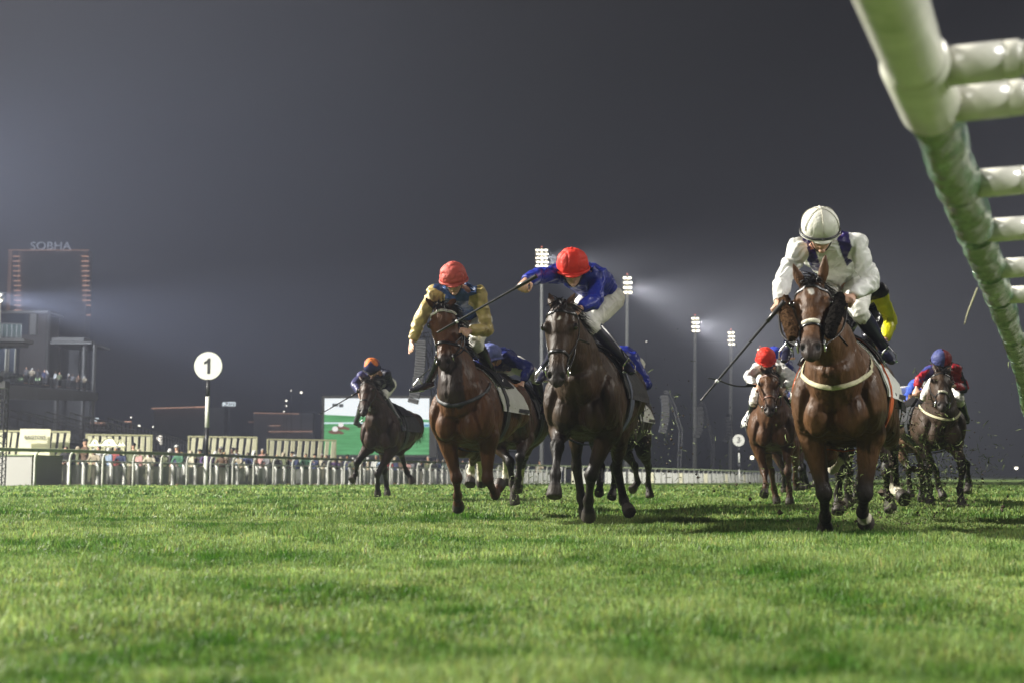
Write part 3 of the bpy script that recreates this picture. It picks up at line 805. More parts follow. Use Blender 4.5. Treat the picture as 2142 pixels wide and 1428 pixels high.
    # ---- boots
    for k in 'LR':
        K_, A_, T_ = D['k' + k], D['a' + k], D['t' + k]
        top_ = K_ * .86 + A_ * .14
        g = [loft([[*top_, .060 * sc, .062 * sc], [*(K_ * .6 + A_ * .4), .057 * sc, .062 * sc], [*(K_ * .25 + A_ * .75), .041 * sc, .043 * sc], [*A_, .040 * sc, .042 * sc], [*(A_ * .94 + K_ * .06 - up * .03), .038 * sc, .040 * sc]], r, 14, 4)]
        hl = A_ - up * .045 - (T_ - A_) * .25
        g.append(loft([[*hl, .026 * sc, .026 * sc], [*(A_ * .8 + T_ * .2 - up * .035), .034 * sc, .034 * sc], [*(A_ * .4 + T_ * .6 - up * .03), .036 * sc, .024 * sc], [*(T_ - up * .02), .026 * sc, .016 * sc]], r, 12, 3))
        me = fuse(g, vox * .8, 2, .5); bt = link('boot', me, boots or M_BOOT, root)
        if stir:
            c = A_ * .45 + T_ * .55 - up * .05 * sc; tp = c + up * .11 * sc
            pts = [c - r * .05 * sc, c - r * .047 * sc + up * .05 * sc, tp, c + r * .047 * sc + up * .05 * sc, c + r * .05 * sc, c - r * .05 * sc]
            st = place('stirrup', [tube(pts, .006 * sc, 6, 1, side=b), box(c, (.11 * sc, .05 * sc, .014 * sc), 0)], M_STIR, hf.saddle, smooth=False)
            obj('stirrup_leather', tube([tp, K_ * .45 + hips[k] * .35 + W(.5, 0, 1.45) * .2], .010 * sc, 6, 1, side=b, flat=.4), M_LEATHER, st)
    # ---- cap over helmet
    g = [ellipsoid(H(0, .040, -.010), np.array([.124, .122, .134]) * sc, (s, v, f), 28, 18)]
    me = fuse(g, .0045 if detail else .008, 2, .5); P = coords(me)
    vv = (P - np.array(Hc)) @ np.array(v) / sc
    # cut flat at the bottom
    dv = np.maximum(0, -.012 - vv); P += np.outer(dv * sc, np.array(v)); setcoords(me, P)
    ang = np.arctan2((P - np.array(Hc)) @ np.array(s), (P - np.array(Hc)) @ np.array(f)); Nv = normals(me)
    crumple = vnoise(P * 17 + 3, 8) * .005 - (1 - np.abs(vnoise(P * 13 + 1, 14))) ** 6 * .006 + vnoise(P * 40, 4) * .0018
    P += Nv * (crumple * sstep(-.01, .03, vv) * (1.0 if peak != 'smooth' else .25))[:, None]
    setcoords(me, P)
    if capfn:
        fr = dict(a=(P - np.array(Hc)) @ np.array(s) / sc, v=vv, f=(P - np.array(Hc)) @ np.array(f) / sc, ang=ang); setcol(me, capfn(P, fr))
    hc = link('cap', me, cap, root)
    bm_ = cap2 or cap
    pts = [H(.126 * math.sin(a), -.006, -.010 + .136 * math.cos(a)) for a in np.linspace(0, 2 * math.pi, 33)]
    obj('cap_band', tube(pts, .010 * sc, 8, 1, side=v, flat=.8), bm_, hc)
    pk = [(H(x * .085, .000 , .118 - .05 * x * x)) for x in np.linspace(-1, 1, 9)]
    pk2 = [(H(x * .078, -.014, .158 - .07 * x * x)) for x in np.linspace(-1, 1, 9)]
    V = [*pk, *pk2, *[q_ - v * .006 for q_ in pk], *[q_ - v * .006 for q_ in pk2]]
    Fc = []
    for i in range(8):
        Fc += [(i, i + 1, 10 + i, 9 + i), (18 + i, 27 + i, 28 + i, 19 + i), (9 + i, 10 + i, 28 + i, 27 + i)]
    obj('peak', (V, Fc), bm_, hc)
    if peak == 'smooth':
        gs = []
        for a in (0, math.pi / 3, 2 * math.pi / 3):
            gs.append(tube([H(.127 * math.sin(a) * math.cos(e_), .040 + .125 * math.sin(e_), -.010 + .137 * math.cos(a) * math.cos(e_)) for e_ in np.linspace(.0, math.pi, 25)], .0025, 6, 1, side=s))
        place('cap_seam', gs, mat('cap_seam_pale', (.48, .46, .38), .7), hc, smooth=True)
        pts = [H(.129 * math.sin(a), .002, -.010 + .139 * math.cos(a)) for a in np.linspace(0, 2 * math.pi, 33)]
        obj('cap_piping', tube(pts, .0075 * sc, 8, 1, side=v), M_BLACK, hc)
    obj('cap_button', ellipsoid(H(0, .163, -.01), np.array([.012, .012, .007]) * sc, (s, f, v), 10, 6), bm_, hc)
    # ---- goggles
    go = []
    for sg in (-1, 1):
        go.append(ellipsoid(H(sg * .036, -.014, .092), np.array([.036, .026, .016]) * sc, (s, v, f), 14, 8))
    gg = place('goggles', go, M_GOG if gog == 'dark' else M_GOGC, root, smooth=True)
    pts = [H(.084 * math.sin(a), -.006, .0 + .092 * math.cos(a)) for a in np.linspace(R(35), R(325), 25)]
    obj('goggle_strap', tube(pts, .010 * sc, 6, 1, side=v, flat=.3), M_BLACK, gg)
    # chin strap
    pts = [H(sg_x, y_, z_) for sg_x, y_, z_ in ((-.078, -.01, .03), (-.062, -.07, .045), (-.03, -.115, .055), (.0, -.126, .058), (.03, -.115, .055), (.062, -.07, .045), (.078, -.01, .03))]
    obj('chin_strap', tube(pts, .007 * sc, 6, 3, side=f, flat=.5), M_BLACK, hc)
    out = HorseFrame(); out.D = D; out.grip = hinfo; out.root = root; out.H = H
    return out
def reins(hf, jk, one=None):
    for i, k in enumerate('LR'):
        a = hf.bits[i]; c = jk.grip[one or k][0]; m = a * .5 + c * .5 + hf.r * (.035 if k == 'R' else -.035) - Vector((0, 0, .04))
        obj('rein', tube([a, m, c], .008, 6, 6, side=hf.r, flat=.4), M_LEATHER, hf.root)
def whip(a, b_, label, grip_col=None, r=.008, sag=0.0):
    a, b_ = Vector(a), Vector(b_); d = (b_ - a); root = empty('whip', tuple(a), label, 'whip', 'jockey whips')
    m = a + d * .5 - Vector((0, 0, sag))
    obj('shaft', tube([a, a + d * .25 - Vector((0, 0, sag * .7)), m, a + d * .75 - Vector((0, 0, sag * .7)), b_], [r * 1.1, r, r * .9, r * .85, r * .8], 10, 4), M_WHIP, root)
    obj('handle', tube([a - d * .03, a + d * .02, a + d * .22], [r * 1.9, r * 1.6, r * 1.5], 10, 2), M_LEATHER, root)
    dn = d.normalized(); sd = anyperp(d)
    obj('flap', loft([[*(b_ - dn * .03), .010, .006], [*(b_ + dn * .03), .016, .007], [*(b_ + dn * .11), .015, .006], [*(b_ + dn * .125), .006, .004]], sd, 10, 3), M_WHIP, root)
    obj('tip_ring', tube([b_ - dn * .045, b_ - dn * .03], r * 1.3, 10), mat('whip_ring_white', (.6, .6, .6), .4), root)
    return root
# ------------------------------------------------------------------ the field
GRP_H = 'racehorses galloping towards the camera'; GRP_J = 'jockeys riding the racehorses'
BAY = (.072, .033, .013); DBAY = (.034, .019, .010); RBAY = (.084, .034, .012); DARK = (.012, .008, .006); CHEST = (.072, .032, .013); BROWN = (.055, .030, .018)

# --- right front: bay with sheepskin cheekpieces, jockey in white
hA = horse('bay horse with brown sheepskin cheekpieces and cream breast girth under the jockey in white', (1748, 830), 8.4, 19, BAY,
    (1697, 592), (1694, 733), dict(K=(1724, 1030, -1), F=(1726, 1080, 1), T=(1726, 1116, 1)), dict(K=(1809, 1030, -1), F=(1804, 1070, 1), T=(1812, 1094, 1)),
    dict(H=(1748, 912, 1.75), F=(1742, 980, -1), T=(1762, 945, 1)), dict(H=(1868, 934, 1.9), F=(1873, 1022, 1), T=(1894, 1044, -1)),
    dz=-.19, vox=.011, socks=((1, 2.02), (2, 1.75), (3, 1.85)), star=.028, girth='cream', cheek=True, ears=((1657, 548, -1), (1727, 532, 1)), strap='orange', noseband='white', group=GRP_H)
def cf_white(P, fr):
    C = np.tile(np.array([.66, .66, .63]), (len(P), 1)); a = (P - fr['mid']) @ fr['side']; t = (P - fr['mid']) @ fr['tv']; f = (P - fr['mid']) @ fr['bk']
    m = (np.abs(np.abs(a) - .115) < .038) & (t < .20) & (t > -.12)
    for k in 'LR':
        par, d = seg_param(P, [fr['D']['s' + k] * 1.0, fr['D']['e' + k], fr['D']['w' + k]]); m &= ~((d < .088) & (par > .12))
    C[m] = (.025, .016, .11); return C
jA = jockey(hA, 'jockey in white silks with navy braces and a white cap holding a whip low', dict(head=(1716, 484, .0), sL=(1670, 520, .16), sR=(1792, 508, .16), eL=(1640, 578, '-'), wL=(1627, 636, '-'),
    eR=(1822, 588, '-'), wR=(1782, 622, '-'), pel=(1766, 592, .72), kL=(1676, 664, .25), kR=(1796, 650, .28), aL=(1650, 716, '+'), aR=(1850, 728, '+'), tL=(1640, 750, '-'), tR=(1866, 752, '-')),
    mat('cap_white', (.64, .63, .56), .55, var=.04, vscale=10, bump=.15, bscale=30), silk('silk_white', (.66, .66, .63), True), cf_white, gog='clear', peak='smooth', boots=mat('boot_navy', (.012, .012, .030), .3, var=.2, vscale=20),
    handL=dict(to=(1612, 668, -.4), curl=.9, pn=(-.6, -.6, .5)), handR=dict(to=(1752, 640, -.5), curl=.9), vox=.0075, group=GRP_J, look=(-.05, -1, -.75))
reins(hA, jA)
whip(at(1636, 636, 7.95), at(1492, 806, 7.95), 'long black whip held low by the jockey in white', r=.009)

# --- centre: dark bay, jockey in royal blue with red cap
hB = horse('dark bay horse in the centre under the jockey in royal blue and red cap', (1212, 830), 9.75, 14, DBAY,
    (1172, 640), (1160, 796), dict(K=(1165, 932, -1), F=(1162, 992, -1), T=(1159, 1040, -1)), dict(K=(1237, 992, -1), F=(1231, 1046, 1), T=(1231, 1086, 1)),
    dict(H=(1206, 972, 1.1), F=(1216, 1040, 1), T=(1226, 1080, 1)), dict(H=(1291, 980, 1.25), F=(1305, 1046, 1), T=(1318, 1072, -1)),
    dz=-.12, vox=.012, star=.014, ears=((1148, 612, 1), (1203, 612, 1)), strap='blue', cloth='dark', group=GRP_H)
jB = jockey(hB, 'jockey in royal blue silks and a bright red cap with his whip arm stretched out', dict(head=(1198, 562, .0), sL=(1170, 572, .10), sR=(1250, 580, .16), eL=(1125, 578, '-'), wL=(1098, 588, '-'),
    eR=(1246, 628, '-'), wR=(1212, 646, '-'), pel=(1262, 622, .72), kL=(1196, 672, .2), kR=(1236, 676, .26), aL=(1140, 770, .55), aR=(1308, 752, '+'), tL=(1126, 794, '-'), tR=(1322, 775, '-')),
    capm('cap_red_silk', (.60, .028, .014)), silk('silk_royal_blue', (.014, .026, .26)), None, gog='dark', handL=dict(to=(1085, 612, -.25), curl=.75, pn=(-.2, -.9, .5)), handR=dict(curl=.9),
    vox=.0085, group=GRP_J, look=(-.05, -1, -.55), boots=mat('boot_navy'))
reins(hB, jB, 'R')
whip(at(1118, 580, 8.78), at(946, 678, 8.9), 'long black whip held out level by the jockey in royal blue', r=.009)

# --- left of centre: red bay, jockey in gold and blue
hC = horse('bright bay horse with white beaded browband and black breast girth', (960, 815), 11.4, 15, RBAY,
    (922, 642), (927, 765), dict(K=(955, 998, -1), F=(957, 1036, 1), T=(959, 1064, 1)), dict(K=(1020, 1000, -1), F=(1036, 1034, 1), T=(1047, 1008, 1)),
    dict(H=(990, 950, 1.6), F=(985, 985, 1), T=(983, 1014, -1)), dict(H=(1002, 946, 1.7), F=(1006, 985, 1), T=(1008, 1014, 1)),
    dz=-.14, vox=.013, dark=.35, socks=((3, 1.2),), star=0, girth='black', beads=True, ears=((889, 622, -1), (956, 622, 1)), group=GRP_H)
def cf_gold(P, fr):
    C = np.tile(np.array([.035, .075, .20]), (len(P), 1)); a = (P - fr['mid']) @ fr['side']; t = (P - fr['mid']) @ fr['tv']
    D = fr['D']; m = np.zeros(len(P), bool)
    for k in 'LR':
        par, d = seg_param(P, [D['s' + k] * .93 + fr['mid'] * .07, D['e' + k], D['w' + k]]); m |= (d < .105) & (par > .02)
    m |= np.abs(a) > fr['shw'] * .47
    C[m] = (.42, .33, .13)
    n = vnoise(P * 30, 6); C *= (1 + .35 * n)[:, None]; return C
jC = jockey(hC, 'jockey in gold sleeves, blue waistcoat and faded red cap with one hand hanging open', dict(head=(949, 585, .0), sL=(909, 612, .14), sR=(1002, 614, .16), eL=(882, 662, '-'), wL=(861, 716, '-'),
    eR=(1020, 690, '-'), wR=(980, 692, '-'), pel=(990, 668, .72), kL=(930, 730, .25), kR=(996, 716, .26), aL=(898, 796, .42), aR=(1030, 778, '+'), tL=(856, 812, '-'), tR=(1050, 806, '-')),
    capm('cap_faded_red', (.50, .085, .065)), silk('silk_gold_blue', (.3, .3, .1), True), cf_gold, gog='clear', handL=dict(to=(846, 765, -.55), curl=.12, pn=(-.85, -.4, .2), thumb=-1), handR=dict(to=(958, 690, -.5), curl=.9),
    vox=.009, group=GRP_J, look=(.03, -1, -.55))
reins(hC, jC, 'R')

# --- behind the centre horse
hB2 = horse('very dark horse half hidden behind the centre horse', (1272, 850), 15.0, 15, DARK,
    (1235, 770), (1230, 850), dict(K=(1257, 975, -1), F=(1255, 1010, -1), T=(1253, 1034, 1)), dict(K=(1285, 975, -1), F=(1284, 1015, 1), T=(1279, 1042, -1)),
    dict(H=(1328, 975, 1.3), F=(1334, 1008, 1), T=(1321, 1025, -1)), dict(H=(1356, 975, 1.4), F=(1356, 1012, 1), T=(1360, 1040, -1)), dz=-.08, vox=.018, group=GRP_H, neckL=.70)
jB2 = jockey(hB2, 'jockey in blue silks and white breeches, half hidden behind the centre horse', dict(head=(1238, 748, -.1), sL=(1256, 745, .14), sR=(1322, 748, .16), eR=(1354, 802, '+'), wR=(1326, 815, '-'), eL=(1240, 780, '-'), wL=(1250, 800, '-'),
    pel=(1318, 760, .75), kR=(1322, 800, .3), aR=(1340, 830, '+')),
    capm('cap_red_silk', (.3,.3,.3)), silk('silk_royal_blue'), None, vox=.014, detail=False, group=GRP_J)
# --- behind the left horse
hC2 = horse('brown horse half hidden behind the bright bay, one white hind sock showing', (1050, 860), 14.0, 16, BROWN,
    (1012, 790), (1008, 850), dict(K=(1066, 965, -1), F=(1072, 1010, 1), T=(1078, 1056, -1)), dict(K=(1088, 955, -1), F=(1084, 1000, 1), T=(1080, 1028, 1)),
    dict(H=(1058, 950, 1.5), F=(1058, 985, 1), T=(1056, 1015, -1)), dict(H=(1098, 955, 1.6), F=(1090, 990, 1), T=(1083, 1030, -1)), dz=-.10, vox=.018, cloth='dark', socks=((3, 1.5), (2, 1.3)), group=GRP_H, neckL=.70)
jC2 = jockey(hC2, 'jockey in dark blue silks with one elbow out, behind the jockey in gold and blue', dict(head=(1026, 748, -.1), sL=(1000, 760, .1), sR=(1056, 748, .12), eR=(1106, 768, '+'), wR=(1093, 800, '-'), pel=(1066, 762, .75), eL=(990, 790, '-'), wL=(1010, 800, '-')),
    capm('cap_blue_white', (.10, .12, .30)), silk('silk_dark_blue', (.012, .018, .11)), None, vox=.014, detail=False, group=GRP_J, handR=dict(curl=.9))
# --- behind the right front horse
hA2 = horse('dark brown horse hidden behind the bay with cheekpieces, only its legs showing', (1806, 845), 11.0, 14, (.05, .03, .02),
    (1780, 730), (1775, 830), dict(K=(1757, 985, -1), F=(1753, 1035, 1), T=(1753, 1073, -1)), dict(K=(1856, 985, -1), F=(1858, 1030, 1), T=(1864, 1070, -1)),
    dict(H=(1776, 985, 1.3), F=(1774, 1020, 1), T=(1776, 1056, 1)), dict(H=(1802, 985, 1.4), F=(1795, 1015, 1), T=(1790, 1050, 1)), dz=-.14, vox=.018, group=GRP_H, cloth='dark', neckL=.70)
def cf_yel(P, fr):
    C = np.tile(np.array([.015, .014, .018]), (len(P), 1)); D = fr['D']; m = np.zeros(len(P), bool)
    for k in 'LR':
        par, d = seg_param(P, [D['s' + k], D['e' + k], D['w' + k]]); m |= (d < .12) & (par > .12)
    C[m] = (.62, .60, .01); return C
jA2 = jockey(hA2, 'jockey with bright yellow sleeves and dark waistcoat, hidden behind the jockey in white', dict(head=(1796, 592, -.1), sL=(1760, 606, .1), sR=(1840, 610, .12), eR=(1862, 668, '+'), wR=(1852, 712, '-'), pel=(1812, 640, .75), kR=(1818, 700, .3), aR=(1830, 760, '+')),
    capm('cap_black', (.02, .02, .02)), silk('silk_yellow', (.6, .6, .02), True), cf_yel, breeches=M_BOOT, vox=.012, detail=False, group=GRP_J)

# --- far left
hD = horse('dark horse alone in front of the big screen', (790, 893), 19.3, 13, (.030, .014, .008),
    (766, 795), (757, 862), dict(K=(747, 966, -1), F=(744, 990, 1), T=(736, 1004, -1)), dict(K=(790, 990, -1), F=(790, 1014, 1), T=(790, 1036, 1)),
    dict(H=(804, 985, 1.3), F=(808, 1012, 1), T=(811, 1036, 1)), dict(H=(840, 952, 1.5), F=(850, 985, 1), T=(865, 1010, 1)), dz=-.05, vox=.018, ears=((750, 784, 1), (782, 782, 1)), cloth='dark', group=GRP_H, neckL=.72)
def cp_or(P, fr):
    C = np.tile(np.array([.55, .14, .02]), (len(P), 1)); m = (fr['v'] < .115 + .04 * np.cos(fr['ang'] * 3) ) & (fr['f'] > -.03); m |= fr['v'] < .03; C[m] = (.022, .024, .09); return C
def cf_ind(P, fr):
    C = np.tile(np.array([.012, .013, .030]), (len(P), 1)); D = fr['D']
    par, d = seg_param(P, [D['sL'], D['eL'], D['wL']]); C[(d < .12)] = (.05, .05, .13); return C
jD = jockey(hD, 'jockey in navy silks with an orange and navy cap, whip pointing down beside the screen', dict(head=(778, 770, -.05), sL=(756, 786, .12), sR=(808, 782, .14), eL=(742, 802, '-'), wL=(752, 822, '-'), eR=(818, 806, '+'), wR=(796, 826, '-'), pel=(806, 802, .72),
    kR=(802, 828, .2), aR=(836, 880, '+'), tR=(846, 898, '-'), kL=(762, 835, .25), aL=(745, 880, '+')),
    capm('cap_orange_navy', (.5, .2, .1), True), silk('silk_indigo', (.02, .02, .08), True), cf_ind, breeches=M_BREECH, vox=.013, detail=False, group=GRP_J, capfn=cp_or, look=(0, -1, -.7), boots=mat('boot_grey', (.06, .065, .075), .4, var=.2, vscale=20))
reins(hD, jD)
whip(at(748, 820, 18.9), at(684, 857, 18.7), 'thin whip held down by the jockey in the orange and navy cap', r=.009)

# --- right of centre, behind the whip
hE = horse('chestnut horse under the jockey in white sleeves and crumpled red cap', (1616, 893), 16.3, 10, CHEST,
    (1609, 778), (1609, 862), dict(K=(1599, 985, -1), F=(1602, 1014, -1), T=(1598, 1036, -1)), dict(K=(1648, 985, -1), F=(1651, 1022, 1), T=(1652, 1056, 1)),
    dict(H=(1614, 985, 1.3), F=(1619, 1022, 1), T=(1626, 1056, 1)), dict(H=(1664, 970, 1.4), F=(1664, 1000, 1), T=(1667, 1022, 1)), dz=-.08, vox=.017, dark=.5, ears=((1590, 768, -1), (1622, 762, 1)), group=GRP_H, bridle='brown', neckL=.72)
def cf_wp(P, fr):
    C = np.tile(np.array([.60, .60, .58]), (len(P), 1)); a = (P - fr['mid']) @ fr['side']; C[np.abs(a) < .085] = (.04, .02, .12); return C
jE = jockey(hE, 'jockey in white sleeves and a crumpled red cap on the chestnut horse', dict(head=(1602, 752, -.05), sL=(1584, 770, .12), sR=(1634, 770, .14), eL=(1564, 786, '-'), wL=(1580, 806, '-'), eR=(1660, 790, '-'), wR=(1640, 812, '-'), pel=(1618, 782, .75),
    kL=(1578, 835, .2), aL=(1570, 875, '+')),
    capm('cap_red_silk', (.3,.3,.3)), silk('silk_white_purple', (.6, .6, .6), True), cf_wp, vox=.012, detail=False, group=GRP_J, look=(0, -1, -.7))
reins(hE, jE)
whip(at(1578, 806, 15.8), at(1500, 793, 15.6), 'short whip held sideways by the jockey in white sleeves', r=.011, sag=.04)
hE2 = horse('bay horse hidden behind the chestnut horse', (1640, 900), 19.5, 14, BROWN,
    (1630, 830), (1630, 890), dict(K=(1640, 985, -1), F=(1640, 1005, 1), T=(1640, 1028, 1)), dict(K=(1675, 980, -1), F=(1676, 1000, 1), T=(1677, 1025, 1)),
    dict(H=(1680, 975, 1.3), F=(1685, 1000, 1), T=(1690, 1020, 1)), dict(H=(1700, 970, 1.4), F=(1704, 995, 1), T=(1705, 1018, 1)), dz=-.08, vox=.022, group=GRP_H, neckL=.70)
jE2 = jockey(hE2, 'jockey in a blue cap just showing over the shoulder of the red-capped jockey', dict(head=(1620, 746, -.1), sL=(1600, 765, .1), sR=(1648, 762, .1), eR=(1662, 790, '-'), pel=(1650, 790, .8)),
    capm('cap_blue', (.03, .05, .36)), silk('silk_dark_blue'), None, vox=.016, detail=False, group=GRP_J)

# --- far right pair
hF = horse('mud-spattered dark horse near the rail, with cream breast girth and pale noseband', (1973, 880), 15.8, 2, (.045, .028, .018),
    (1972, 776), (1974, 850), dict(K=(1942, 980, -1), F=(1945, 1018, 1), T=(1946, 1056, 1)), dict(K=(2013, 978, -1), F=(2008, 1024, 1), T=(2013, 1060, -1)),
    dict(H=(1958, 985, 1.3), F=(1964, 1018, 1), T=(1974, 1040, -1)), dict(H=(2022, 970, 1.4), F=(2026, 1005, 1), T=(2024, 1030, -1)), dz=-.08, vox=.017, girth='cream', noseband='white', cloth='dark', group=GRP_H, neckL=.72)
def cp_rb(P, fr):
    C = np.tile(np.array([.05, .06, .17]), (len(P), 1)); C[fr['a'] > .0] = (.20, .015, .02); return C
def cf_rb(P, fr):
    n = vnoise(P * 7, 3); C = np.tile(np.array([.05, .06, .22]), (len(P), 1)); C[n > .22] = (.32, .02, .03)
    a = (P - fr['mid']) @ fr['side']; C[(a > .0) & (n < .34)] = (.012, .012, .02); return C
jF = jockey(hF, 'jockey in dark red and blue silks with a half blue half red cap', dict(head=(1969, 757, -.05), sL=(1944, 775, .12), sR=(2000, 772, .14), eL=(1924, 792, '-'), wL=(1918, 810, -.1), eR=(2017, 812, '+'), wR=(1996, 806, '-'), pel=(1978, 792, .75),
    kL=(1938, 824, .15), aL=(1914, 868, '+'), tL=(1908, 886, '-'), kR=(2006, 835, .2), aR=(2022, 875, '+')),
    capm('cap_blue_red', (.3, .1, .3), True), silk('silk_red_blue', (.3, .1, .3), True), cf_rb, vox=.012, detail=False, group=GRP_J, capfn=cp_rb, look=(0, -1, -.6))
reins(hF, jF)
hF2 = horse('light brown horse half hidden between the bay with cheekpieces and the mud-spattered horse', (1912, 890), 17.6, 6, (.10, .055, .03),
    (1918, 835), (1915, 890), dict(K=(1900, 980, -1), F=(1902, 1010, 1), T=(1905, 1040, 1)), dict(K=(1925, 985, -1), F=(1927, 1018, 1), T=(1928, 1050, 1)),
    dict(H=(1900, 980, 1.3), F=(1902, 1010, 1), T=(1905, 1035, 1)), dict(H=(1930, 980, 1.4), F=(1931, 1005, 1), T=(1932, 1030, 1)), dz=-.08, vox=.02, group=GRP_H, cloth='dark', neckL=.70)
jF2 = jockey(hF2, 'jockey in light blue silks and a pale grey cap near the rail', dict(head=(1938, 802, -.1), sL=(1908, 812, .1), sR=(1955, 810, .1), eL=(1897, 835, '-'), wL=(1905, 855, '-'), pel=(1920, 820, .8)),
    mat('cap_grey', (.45, .45, .45), .5, var=.05), silk('silk_sky_blue', (.06, .11, .48)), None, vox=.014, detail=False, group=GRP_J)
# ------------------------------------------------------------------ ground and turf
def grid_ground():
    ys = np.concatenate([[-12, -6, -2, 0], np.geomspace(1.0, 400, 120), [700, 1500, 3500]]); xs_n = np.linspace(-1, 1, 121)
    V = []; 
    for y in ys:
        half = 12 + max(y, 0) * 1.6
        x = xs_n * half; V.append(np.stack([x, np.full_like(x, y), gz(x, np.full_like(x, y))], 1))
    V = np.vstack(V); n = len(xs_n); i, j = np.meshgrid(np.arange(len(ys) - 1), np.arange(n - 1), indexing='ij'); a = (i * n + j).ravel()
    return raw_mesh(V, np.zeros((0, 3)), np.stack([a, a + 1, a + n + 1, a + n], 1))
def turf_mat(name, blade):
    m = bpy.data.materials.new(name); m.use_nodes = True; nt = m.node_tree; N = nt.nodes; L = nt.links; b = N['Principled BSDF']
    ge = N.new('ShaderNodeNewGeometry')
    n1 = N.new('ShaderNodeTexNoise'); n1.inputs['Scale'].default_value = 0.7; n1.inputs['Detail'].default_value = 5; L.new(ge.outputs['Position'], n1.inputs[0])
    n2 = N.new('ShaderNodeTexNoise'); n2.inputs['Scale'].default_value = 5.0; n2.inputs['Detail'].default_value = 3; L.new(ge.outputs['Position'], n2.inputs[0])
    r = N.new('ShaderNodeValToRGB'); r.color_ramp.elements[0].position = .40; r.color_ramp.elements[0].color = (.036, .104, .006, 1)
    r.color_ramp.elements[1].position = .61; r.color_ramp.elements[1].color = (.230, .300, .095, 1)
    mm = N.new('ShaderNodeMath'); mm.operation = 'MULTIPLY_ADD'; mm.inputs[1].default_value = .38; L.new(n2.outputs['Fac'], mm.inputs[0])
    m2 = N.new('ShaderNodeMath'); m2.operation = 'MULTIPLY'; m2.inputs[1].default_value = .62; L.new(n1.outputs['Fac'], m2.inputs[0]); L.new(m2.outputs[0], mm.inputs[2])
    L.new(mm.outputs[0], r.inputs[0]); last = r.outputs[0]
    if blade:
        at_ = N.new('ShaderNodeAttribute'); at_.attribute_name = 'Col'
        mu = N.new('ShaderNodeMix'); mu.data_type = 'RGBA'; mu.blend_type = 'MULTIPLY'; mu.inputs['Factor'].default_value = 1; L.new(last, mu.inputs['A']); L.new(at_.outputs['Color'], mu.inputs['B']); last = mu.outputs['Result']
    else:
        mu = N.new('ShaderNodeVectorMath'); mu.operation = 'SCALE'; mu.inputs['Scale'].default_value = .75; L.new(last, mu.inputs[0]); last = mu.outputs[0]
        n3 = N.new('ShaderNodeTexNoise'); n3.inputs['Scale'].default_value = 34; n3.inputs['Detail'].default_value = 8; L.new(ge.outputs['Position'], n3.inputs[0])
        bp = N.new('ShaderNodeBump'); bp.inputs['Distance'].default_value = .06; bp.inputs['Strength'].default_value = 1; L.new(n3.outputs['Fac'], bp.inputs['Height']); L.new(bp.outputs[0], b.inputs['Normal'])
    L.new(last, b.inputs['Base Color']); b.inputs['Roughness'].default_value = .55 if blade else .8; b.inputs['Specular IOR Level'].default_value = .28 if blade else .2
    if blade:
        tr = N.new('ShaderNodeBsdfTranslucent'); sc_ = N.new('ShaderNodeVectorMath'); sc_.operation = 'SCALE'; sc_.inputs['Scale'].default_value = 1.3; L.new(last, sc_.inputs[0]); L.new(sc_.outputs[0], tr.inputs[0])
        mx = N.new('ShaderNodeMixShader'); mx.inputs[0].default_value = .35; L.new(b.outputs[0], mx.inputs[1]); L.new(tr.outputs[0], mx.inputs[2]); L.new(mx.outputs[0], N['Material Output'].inputs[0])
    return m
tag(link('ground', grid_ground(), turf_mat('turf_ground', False)), kind='structure')
def blades(x, y, h, wd, lean, seed):
    n = len(x); rg = np.random.default_rng(seed); z = gz(x, y)
    az = rg.uniform(0, 2 * np.pi, n); ln = np.abs(rg.normal(0, lean, n)); fa = rg.uniform(0, 2 * np.pi, n)
    dx, dy = np.cos(az) * ln * h, np.sin(az) * ln * h; sx_, sy_ = np.cos(fa) * wd / 2, np.sin(fa) * wd / 2
    b0 = np.stack([x - sx_, y - sy_, z - .004], 1); b1 = np.stack([x + sx_, y + sy_, z - .004], 1)
    mx_, my_, mz_ = x + dx * .35, y + dy * .35, z + h * .58
    m0 = np.stack([mx_ - sx_ * .8, my_ - sy_ * .8, mz_], 1); m1 = np.stack([mx_ + sx_ * .8, my_ + sy_ * .8, mz_], 1)
    tp = np.stack([x + dx, y + dy, z + h * np.sqrt(np.clip(1 - ln * ln * .6, .15, 1))], 1)
    V = np.stack([b0, b1, m1, m0, tp], 1).reshape(-1, 3); k = np.arange(n) * 5
    bb = rg.uniform(.55, 1.55, n); hh_ = rg.normal(0, .10, n); c = np.stack([bb * (1 + hh_), bb, bb * (1 + rg.normal(0, .2, n)).clip(.4, 2)], 1); dry = rg.random(n) < .02
    c[dry] = np.array([2.0, 1.25, 1.8]); C = np.repeat(c, 5, 0)
    return V, np.stack([k + 3, k + 2, k + 4], 1), np.stack([k, k + 1, k + 2, k + 3], 1), C
def scatter(y0, y1, dens, seed, spread=.47, extra=.8):
    rg = np.random.default_rng(seed); area = spread * (y1 ** 2 - y0 ** 2) + 2 * extra * (y1 - y0); n = int(area * dens)
    y = np.sqrt(rg.uniform(y0 ** 2, y1 ** 2, n)); x = rg.uniform(-1, 1, n) * (spread * y + extra); return x, y
Vs, Ts, Qs, Cs = [], [], [], []; off = 0
